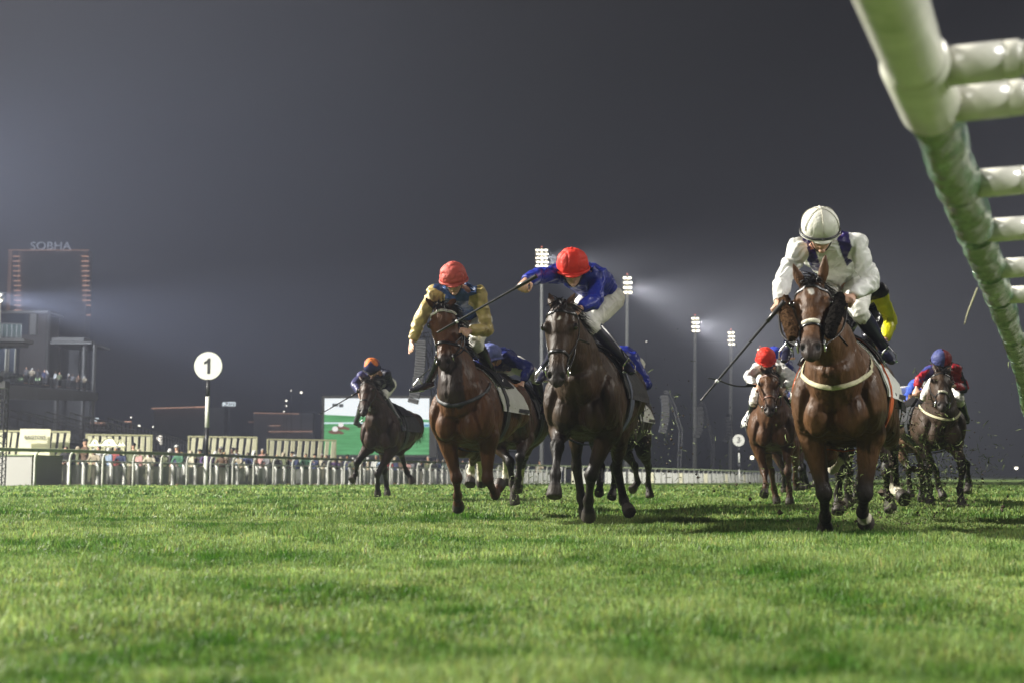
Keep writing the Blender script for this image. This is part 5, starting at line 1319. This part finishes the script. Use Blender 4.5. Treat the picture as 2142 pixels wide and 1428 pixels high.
def scr_green():
    m = emis('screen_turf', (.1, .5, .2), .8); nt = m.node_tree; N = nt.nodes; L = nt.links; tc_ = N.new('ShaderNodeTexCoord'); mp = N.new('ShaderNodeMapping'); mp.inputs['Scale'].default_value = (.35, 1, 3.5)
    nz = N.new('ShaderNodeTexNoise'); nz.inputs['Scale'].default_value = 1.3; nz.inputs['Detail'].default_value = 5; L.new(tc_.outputs['Object'], mp.inputs[0]); L.new(mp.outputs[0], nz.inputs[0]); cr = N.new('ShaderNodeValToRGB')
    cr.color_ramp.elements[0].position = .35; cr.color_ramp.elements[0].color = (.045, .34, .09, 1); cr.color_ramp.elements[1].position = .7; cr.color_ramp.elements[1].color = (.13, .55, .20, 1); L.new(nz.outputs[0], cr.inputs[0]); L.new(cr.outputs[0], N['Principled BSDF'].inputs['Emission Color']); return m
V = [(a.x, Y + .07, a.z), (b_.x, Y + .07, a.z), (b_.x, Y + .07, a.z + .62 * hh), (a.x, Y + .07, a.z + .71 * hh)]
obj('picture_turf', (V, [(0, 1, 2, 3)]), scr_green(), pic, smooth=False)
quad(0, 1, .545, .575, 'picture_rail', (.75, .95, .98), .9, 3, -0.0)
quad(.8, 1, .49, .545, 'picture_hoarding', (.45, .80, .92), .9, 4)
quad(.835, .94, .500, .535, 'picture_banner', (.05, .30, .55), .7, 5)
quad(.955, .995, .500, .535, 'picture_banner', (.03, .30, .40), .7, 5)
quad(.075, .13, .855, .905, 'picture_tower', (.12, .16, .18), .3, 4); quad(.14, .18, .84, .90, 'picture_tower', (.12, .16, .18), .3, 4)
for (u, v_, s_) in ((.10, .425, 1), (.155, .50, .9)):
    P0_ = Vector((a.x + u * wd_, Y + .02, a.z + v_ * hh))
    obj('picture_horse', merge([ellipsoid(P0_ + Vector((.05, 0, -.12)), (.62 * s_, .01, .20 * s_)), ellipsoid(P0_ + Vector((.65, 0, -.22)), (.22, .01, .13))]), emis('scr_horse', (.20, .075, .045), .8), pic)
    obj('picture_rider', ellipsoid(P0_ + Vector((.05, -.015, .16)), (.28 * s_, .01, .24 * s_)), emis('scr_rider', (.95, .93, .9), 1.0), pic)
for px_ in (700, 893): place('support_leg', [tube([at(px_, 955, Y + .5), Vector((at(px_, 955, Y).x, Y + .5, -.3))], .18, 8)], M_DARK, bs)
# line array speaker towers
def lattice(p, q, wd0, n, r_=.03):
    p, q = Vector(p), Vector(q); d = (q - p).normalized(); s = anyperp(d); t = d.cross(s); out = []
    cs = [(s + t) * wd0 / 2, (s - t) * wd0 / 2, (-s - t) * wd0 / 2, (t - s) * wd0 / 2]
    for c in cs: out.append(tube([p + c, q + c], r_, 6))
    for i in range(n):
        a_, b__ = p.lerp(q, i / n), p.lerp(q, (i + 1) / n)
        for k in range(4): out.append(tube([a_ + cs[k], b__ + cs[(k + 1) % 4]], r_ * .55, 4))
    return out
GA = 'line array speakers hanging over the course'
def line_array(px0, py0, px1, py1, y, label, mast, n=11, wpx=20, m_=None, bow=6):
    a_, b__ = at(px0, py0, y), at(px1, py1, y); mt_ = m_ or mat('speaker_grey', (.06, .06, .065), .6, var=.2)
    tr = root_at('speaker_mast', mast[-1][0], y + .6, label.replace('curved line array speaker', 'lattice mast carrying the speaker'), 'mast', 'speaker masts')
    pp_ = [at(x_, y_, y + .6) for x_, y_ in mast]; pp_.append(Vector((pp_[-1].x, y + .6, ground_at(pp_[-1].x, y))))
    gs = []
    for i in range(len(pp_) - 1): gs += lattice(pp_[i], pp_[i + 1], .30, max(3, int((pp_[i + 1] - pp_[i]).length / .5)), .028)
    place('lattice', gs, m_ or M_DARK, tr)
    place('hanging_arm', lattice(pp_[0], a_ + Vector((0, .1, .25)), .22, 3, .025), m_ or M_DARK, tr)
    r0 = empty('line_array_speaker', tuple(b__), label, 'speaker', GA); wd0 = wpx / F * y
    for i in range(n):
        t = (i + .5) / n; c = a_.lerp(b__, t) + Vector((-bow / F * y * 4 * t * (1 - t) * -1, 0, 0)); hgt = (a_ - b__).length / n * .86
        g = box((0, 0, 0), (wd0, .55, hgt)); M = Matrix.Translation(c) @ Matrix.Rotation(R(-6 + 14 * t) + math.atan2(a_.x - b__.x, a_.z - b__.z), 4, 'Y')
        cb = obj('cabinet', ([tuple(M @ Vector(v)) for v in g[0]], g[1]), mt_, r0, smooth=False)
        g2 = box((0, -.29, 0), (wd0 * .82, .02, hgt * .25)); obj('grille_slot', ([tuple(M @ Vector(v)) for v in g2[0]], g2[1]), M_BLACK, cb, smooth=False)
line_array(880, 712, 863, 843, 62, 'curved line array speaker beside the open hand of the jockey in gold', [(893, 700), (905, 780), (915, 880), (922, 955)], 12, 21)
mg = mat('speaker_pale', (.06, .06, .065), .6, var=.3, vscale=4)
line_array(1388, 826, 1384, 905, 125, 'curved line array speaker in the haze right of the centre horse', [(1396, 818), (1410, 850), (1424, 900), (1420, 990)], 10, 15, mg)
line_array(1462, 850, 1456, 915, 150, 'curved line array speaker in the haze under the third floodlight', [(1470, 842), (1480, 880), (1492, 920), (1490, 990)], 9, 12, mg)
line_array(1520, 872, 1517, 925, 175, 'curved line array speaker in the haze under the fourth floodlight', [(1527, 866), (1531, 900), (1534, 950), (1534, 990)], 8, 10, mg)
# black truss tower at the left edge
tt = root_at('truss_tower', 5, 42, 'black lattice truss tower at the left edge of the picture', 'truss tower')
pA = at(5, 812, 42); place('lattice', lattice((pA.x, 42, 0), (pA.x, 42, pA.z), .30, 14, .022), M_BLACK, tt)
obj('top_block', merge([box((pA.x - .05, 42, pA.z + .12), (.42, .4, .22)), box((pA.x - .1, 41.9, pA.z + .3), (.2, .3, .18))]), M_BLACK, tt, smooth=False)

# ------------------------------------------------------------------ floodlight masts
GF = 'floodlight masts beyond the course'
M_LAMP = emis('floodlight_glow', (1.0, .93, .72), 6.0); M_BEAC = emis('beacon_red', (1.0, .25, .15), 2.5)
def mast(px, top, bot, y, label, rows=4, cols=2, wpx=20, pxb=None, dens=1.0, beacon=True):
    r0 = root_at('floodlight_mast', pxb or px, y, label, 'floodlight mast', GF); k = y / F
    c = at(px, top, y); base = Vector((r0.location.x, y, r0.location.z)); hb = at(px, bot, y)
    obj('pole', tube([base, base.lerp(hb, .5), hb, Vector((c.x, y, c.z))], [4.6 * k, 3.9 * k, 2.9 * k, 2.2 * k], 16), M_MAST, r0)
    H_ = (bot - top) * k; W_ = wpx * k
    for i in range(rows):
        z = c.z - H_ * (i + .5) / rows
        bar = obj('lamp_bar', box((c.x, y + .5, z + H_ / rows * .34), (W_ * 1.0, .35, .25)), M_STEEL, r0, smooth=False)
        for j in range(cols):
            x_ = c.x - W_ / 2 + W_ * (j + .5) / cols
            obj('lamp', ellipsoid((x_ + (i % 2) * .1, y - .1, z), (W_ / cols * .42, .4, H_ / rows * .20), None, 14, 8), M_LAMP, bar)
    if beacon: obj('beacon', ellipsoid((c.x, y, c.z + 3.2 * k), (.9 * k, .9 * k, 1.6 * k)), M_BEAC, r0)
mast(1133, 520, 562, 232, 'tallest and nearest floodlight mast, beside the raised whip arm', 5, 3, 27)
mast(1312, 577, 618, 262, 'floodlight mast to the right of the jockey in royal blue', 4, 2, 20, 1310)
mast(1454, 662, 697, 325, 'floodlight mast left of the long whip', 4, 2, 17, 1453)
mast(1529, 692, 724, 360, 'floodlight mast just above the tip of the long whip', 4, 2, 15, 1528)
mast(1590, 727, 752, 400, 'farthest floodlight mast, rising behind the crumpled red cap', 3, 2, 13, 1590)
mast(-2, 612, 636, 170, 'bright floodlight cut by the left edge of the picture', 2, 1, 14, -4, beacon=False)
ll = root_at('white_lamp', 1573, 200, 'small round white lamp near the number 3 pole', 'lamp'); obj('lamp_glass', ellipsoid(at(1573, 956, 200), (.28, .28, .28)), M_LAMP, ll); obj('stem', tube([Vector((ll.location.x, 200, ll.location.z)), at(1573, 960, 200)], .06, 6), M_DARK, ll)
l2 = root_at('white_lamp', 2126, 300, 'small oval white lamp low at the far right', 'lamp'); obj('lamp_glass', ellipsoid(at(2126, 978, 300), (.42, .3, .28)), M_LAMP, l2); obj('stem', tube([Vector((l2.location.x, 300, l2.location.z - 2)), at(2126, 981, 300)], .06, 6), M_DARK, l2)
GD = 'tiny distant lamps'
for i, (px_, py_, r_, lb) in enumerate(((609, 816, .14, 'upper left of the loose string of distant lamps left of the screen'), (630, 820, .30, 'brightest of the distant lamps left of the screen'), (599, 837, .24, 'distant lamp below the brightest one, left of the screen'), (599, 848, .18, 'second distant lamp down in the string left of the screen'), (594, 860, .16, 'lowest distant lamp, on the orange roof line left of the screen'), (274, 872, .18, 'faint distant lamp between the grandstand and the orange roof line'), (291, 890, .30, 'distant lamp above the second slatted screen'), (320, 892, .18, 'dim distant lamp right of the one above the second slatted screen'), (1352, 714, .14, 'lone speck of light right of the second mast'),)):
    r0 = root_at('distant_lamp', px_, 330, 'tiny ' + lb, 'lamp', GD); obj('lamp_glass', ellipsoid(at(px_, py_, 330), (r_, r_, r_)), emis('lamp_small', (1, .93, .8), 3.0), r0)
    obj('stem', tube([Vector((r0.location.x, 330.3, -2)), at(px_, py_ + 1, 330.3)], .05, 5), M_DARK, r0)

# ------------------------------------------------------------------ grandstand
Yg = 170.0
gs_ = root_at('grandstand', 60, Yg, 'hazy grandstand on the left with tall columns, glass balconies and terraces', 'grandstand')
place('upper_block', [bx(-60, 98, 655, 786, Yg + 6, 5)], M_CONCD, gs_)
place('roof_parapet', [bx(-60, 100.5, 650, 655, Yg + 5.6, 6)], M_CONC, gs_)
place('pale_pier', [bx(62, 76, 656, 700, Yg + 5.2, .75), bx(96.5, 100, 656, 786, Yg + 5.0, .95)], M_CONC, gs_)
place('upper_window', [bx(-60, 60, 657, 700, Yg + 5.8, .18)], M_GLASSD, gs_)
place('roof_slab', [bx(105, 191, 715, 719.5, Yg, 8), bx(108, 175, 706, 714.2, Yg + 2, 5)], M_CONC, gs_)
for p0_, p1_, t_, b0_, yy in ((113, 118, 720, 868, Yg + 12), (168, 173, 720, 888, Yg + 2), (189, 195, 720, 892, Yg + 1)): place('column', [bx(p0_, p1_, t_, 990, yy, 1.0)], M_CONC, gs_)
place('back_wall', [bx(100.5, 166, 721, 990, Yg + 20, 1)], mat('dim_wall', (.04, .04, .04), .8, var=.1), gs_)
# terrace slabs, falling slightly to the right like the photograph's receding deck
def slab(pA_, pB_, th, y0, y1, dep):
    a_, b__ = at(*pA_, y0), at(*pB_, y1); V = []
    for p_ in (a_, b__):
        for dy, dz_ in ((0, 0), (dep, 0), (dep, -th), (0, -th)): V.append((p_.x, p_.y + dy, p_.z + dz_))
    return V, [(0, 1, 5, 4), (1, 2, 6, 5), (2, 3, 7, 6), (3, 0, 4, 7), (3, 2, 1, 0), (4, 5, 6, 7)]
tr_ = place('terrace_deck', [slab((-60, 795), (191, 818), 1.0, 120, Yg, 3), slab((-60, 820), (191, 829), .45, 121, Yg + 1, 2.5)], mat('terrace_concrete', (.09, .09, .088), .8, var=.12), gs_)
def railing(pA_, pB_, y0, y1, h_, n):
    a_, b__ = at(*pA_, y0), at(*pB_, y1); g = [tube([a_ + Vector((0, 0, h_)), b__ + Vector((0, 0, h_))], .05, 6)]
    for i in range(n + 1): p_ = a_.lerp(b__, i / n); g.append(tube([p_, p_ + Vector((0, 0, h_))], .035, 5))
    return g, [slab_pts(a_, b__, h_)]
def slab_pts(a_, b__, h_):
    return [(a_.x, a_.y - .03, a_.z + .05), (b__.x, b__.y - .03, b__.z + .05), (b__.x, b__.y - .03, b__.z + h_ - .08), (a_.x, a_.y - .03, a_.z + h_ - .08), (a_.x, a_.y + .03, a_.z + .05), (b__.x, b__.y + .03, b__.z + .05), (b__.x, b__.y + .03, b__.z + h_ - .08), (a_.x, a_.y + .03, a_.z + h_ - .08)], [(0, 1, 2, 3), (7, 6, 5, 4), (0, 4, 5, 1), (3, 2, 6, 7), (0, 3, 7, 4), (1, 5, 6, 2)]
g, q_ = railing((-60, 792), (190, 817), 120, Yg, 1.1, 34); o_ = place('balcony_railing', g, M_STEELD, gs_); place('railing_glass', q_, M_GLASSG, o_)
g, q_ = railing((-60, 705), (44, 706.5), 118, 124, 1.35, 10); o_ = place('balcony_railing', g, M_STEELD, gs_); place('railing_glass', q_, M_GLASSG, o_)
place('upper_balcony', [slab((-60, 706), (50, 707.5), .32, 117, 123.5, 2.5)], M_CONC, gs_)
place('balcony_soffit', [slab((-60, 714), (44, 712), .5, 118, 124, 2)], mat('terrace_concrete'), gs_)
obj('glass_front', merge([bx(-60, 34, 724, 782, 134, 1)]), M_GLASSD, gs_, smooth=False)
for p0_, p1_ in ((9, 13), (15.5, 17), (29, 32)): place('curtain', [bx(p0_, p1_, 729, 779, 133.4, .3)], mat('curtain_cloth', (.30, .29, .24), .8, var=.1), gs_)
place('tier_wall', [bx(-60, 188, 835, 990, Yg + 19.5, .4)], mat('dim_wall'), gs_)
for (pA_, pB_) in (((20, 878), (350, 962)), ((44, 881), (372, 952)), ((60, 889), (330, 958)), ((95, 882), (362, 946)), ((145, 884), (380, 940)), ((20, 892), (300, 958)), ((180, 892), (392, 944)), ((225, 895), (400, 938))):
    g, q_ = railing(pA_, pB_, 100, 150, .8, 26); place('tier_railing', g, M_STEELD, gs_)
for i in range(9):
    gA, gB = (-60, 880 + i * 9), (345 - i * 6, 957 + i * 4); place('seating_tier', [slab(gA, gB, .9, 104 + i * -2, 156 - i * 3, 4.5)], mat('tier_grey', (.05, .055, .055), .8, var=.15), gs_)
rg = np.random.default_rng(9)
# guests on the terrace
for i in range(11):
    px_ = 50 + i * 12.5 + rg.uniform(-3, 3); y_ = 132 + (px_ - 50) * .26; tp = ['grey', 'beige', 'black', 'navy', 'grey', 'white', 'olive', 'black', 'grey', 'brown', 'beige'][i]
    zz = at(px_, 796 + (px_ - 0) * .10, y_).z
    add_person(px_, y_, ['stand', 'lean', 'turn'][i % 3], tp, 'black', [('hair', 'black'), ('headscarf', 'white'), ('hair', 'brown')][i % 3], rg.uniform(-1, 1), i % 3, 'tiny guest, %s top, %s on the terrace %s' % (tp, ['standing', 'leaning', 'turned away'][i % 3], ['at its left end', 'near the left end', 'left of the bright sign', 'by the bright sign', 'behind the pale pier', 'right of the pale pier', 'left of the first column', 'beside the first column', 'between the columns', 'left of the second column', 'by the last column'][i]), 1.0, 'guests on the grandstand terrace')
    bpy.context.view_layer.update(); o = [o for o in COL.objects if o.name.startswith('person') and o.type == 'EMPTY' and o.get('group') == 'guests on the grandstand terrace'][-1]; o.location.z = zz
ex = root_at('lit_sign', 80, 148, 'small green-white lit sign on the grandstand terrace', 'sign'); obj('sign_face', box(tuple(at(79, 792, 140)), (.45, .1, .28)), emis('sign_greenwhite', (.7, 1.0, .6), 1.6), ex, smooth=False)
obj('sign_bracket', tube([at(79, 794, 140.1), at(79, 802, 140.1)], .03, 5), M_STEELD, ex)

# ------------------------------------------------------------------ city behind
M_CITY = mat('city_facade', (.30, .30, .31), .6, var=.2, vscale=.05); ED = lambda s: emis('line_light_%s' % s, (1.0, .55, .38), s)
Ys = 520.0
sb = root_at('tower_building', 100, Ys, 'hazy tower block outlined in thin lights with SOBHA in lit letters on its roof', 'building')
place('facade', [bx(20, 184, 524, 1000, Ys + 1, 6)], M_CITY, sb)
place('outline_light', [bx(17, 186, 522.6, 523.8, Ys - .2, .8)], ED(.42), sb)
place('side_light', [bx(16.5, 18.0, 524.5, 650, Ys - .2, .8), bx(19.6, 20.6, 524.5, 650, Ys - .2, .8)], ED(.14), sb)
for i in range(12):
    py_ = 535.5 + i * 10.25
    obj('floor_light', bx(27 + i * .2, 40.5 + i * .2, py_, py_ + 1.15, Ys - .1, .7), ED(1.1), sb, smooth=False)
for i in range(13):
    py_ = 535.5 + i * 10.25
    if i == 11: continue
    obj('floor_light', bx(170 + i * .3 + (7 if i >= 10 else 0), 185.5 + i * .3, py_, py_ + 1.15, Ys - .1, .7), ED(1.1), sb, smooth=False)
put_text('lettering', 'SOBHA', 4.6, tuple(at(106, 515.5, Ys)), 0, emis('letters_white', (.75, .82, 1.0), .42), sb, .25, .0, 1.12)
cb1 = root_at('city_building', 380, 470, 'low dark building with a sloping orange roof line left of the AZIZI sign', 'building')
place('facade', [bx(318, 470, 852, 1003, 471, 5)], M_CITY, cb1); place('roof_light', [slab((317, 852.2), (405, 849.6), .35, 469, 469, .6)], ED(.7), cb1); place('roof_light', [slab((407, 849.5), (428, 848.6), .42, 469, 469, .6)], ED(.9), cb1)
az = root_at('lit_sign', 477, 468, 'white lit AZIZI sign right of the number 1 pole', 'sign')
put_text('lettering', 'AZIZI', 1.9, tuple(at(480, 844.5, 468)), 0, emis('letters_bright', (.85, .95, 1.0), 1.5), az, .1, .09, .95)
obj('emblem', bx(465, 468.6, 840.2, 848.6, 468, .2), emis('letters_bright'), az, smooth=False); place('sign_frame', [bx(464, 491, 849.6, 850.8, 468.4, .5), bx(477, 478, 850.8, 1003, 468.4, .5)], M_CITY, az)
a2 = root_at('lit_sign', 195, 400, 'smaller pair of white lit characters above an orange glow, right of the grandstand', 'sign')
put_text('lettering', 'IZI', 1.35, tuple(at(201, 877, 400)), 0, emis('letters_bright'), a2, .1, .06, 1.0); obj('emblem', bx(181, 186.5, 872, 881.5, 400, .2), emis('letters_bright'), a2, smooth=False)
place('orange_strip', [bx(178, 190, 883, 884.4, 400, .3), bx(196, 220, 882.6, 884.2, 400, .3)], ED(1.0), a2); place('sign_frame', [bx(176, 222, 885, 1003, 400.6, 4)], M_CITY, a2)
cb2 = root_at('city_building', 580, 450, 'long low dark building with three pale orange light lines left of the screen', 'building')
place('facade', [bx(528, 655, 863, 1003, 451, 5)], M_CITY, cb2)
for (x0_, x1_, y_, s_) in ((530, 625, 861.8, .5), (519, 532, 881, .25), (563, 586, 888.5, .5), (562, 653, 900.8, .6)): place('line_light', [slab((x0_, y_), (x1_, y_ + (1.8 if s_ == .5 and x0_ == 530 else -.4)), .28, 449, 449, .5)], ED(s_), cb2)
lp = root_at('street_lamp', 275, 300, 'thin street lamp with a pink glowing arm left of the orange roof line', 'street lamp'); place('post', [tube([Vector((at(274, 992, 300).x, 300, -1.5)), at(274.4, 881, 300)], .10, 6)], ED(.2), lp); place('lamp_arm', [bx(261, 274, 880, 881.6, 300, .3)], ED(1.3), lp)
lg = root_at('light_cluster', 334, 260, 'small cluster of warm lights right of the second slatted screen', 'lights'); place('lamp', [ellipsoid(at(p_, q_, 260), (.28, .2, .5)) for p_, q_ in ((331, 915), (336, 914), (335, 921), (336, 925))], emis('lamp_small'), lg); place('stem', [tube([Vector((at(334, 992, 260).x, 260.3, -1)), at(334, 916, 260.3)], .07, 5)], M_DARK, lg)

# ------------------------------------------------------------------ light in the air
lamp('mast_light_near', 'SPOT', at(1136, 540, 231), at(1900, 820, 120), 2.3e5, (1.0, .97, .88), spot_size=R(22), spot_blend=1.0, shadow_soft_size=1.5)
lamp('mast_light_second', 'SPOT', at(1314, 600, 261), at(2000, 800, 150), 2.9e5, (1.0, .97, .88), spot_size=R(24), spot_blend=1.0, shadow_soft_size=1.5)
lamp('mast_light_third', 'SPOT', at(1456, 680, 324), at(1900, 780, 190), 2.3e5, (1.0, .97, .88), spot_size=R(24), spot_blend=1.0, shadow_soft_size=1.5)
lamp('roof_light_left', 'SPOT', at(-330, 330, 90), at(200, 400, 130), 9.0e5, (.80, .87, 1.0), spot_size=R(62), spot_blend=1.0, shadow_soft_size=2.0)
lamp('edge_light_left', 'SPOT', at(-6, 622, 168), at(520, 700, 150), 3.8e5, (.75, .83, 1.0), spot_size=R(26), spot_blend=1.0, shadow_soft_size=1.0)
def haze():
    m = bpy.data.materials.new('haze'); m.use_nodes = True; nt = m.node_tree; N = nt.nodes; L = nt.links
    for n in list(N):
        if n.type != 'OUTPUT_MATERIAL': N.remove(n)
    v = N.new('ShaderNodeVolumePrincipled'); v.inputs['Color'].default_value = (.56, .59, .73, 1); v.inputs['Density'].default_value = .0015; v.inputs['Anisotropy'].default_value = .5
    L.new(v.outputs[0], N['Material Output'].inputs['Volume']); return m
hz = obj('haze', box((0, 270, 46), (900, 680, 104)), haze(), smooth=False); tag(hz, 'thin night haze over the racecourse', 'haze', kind='stuff')
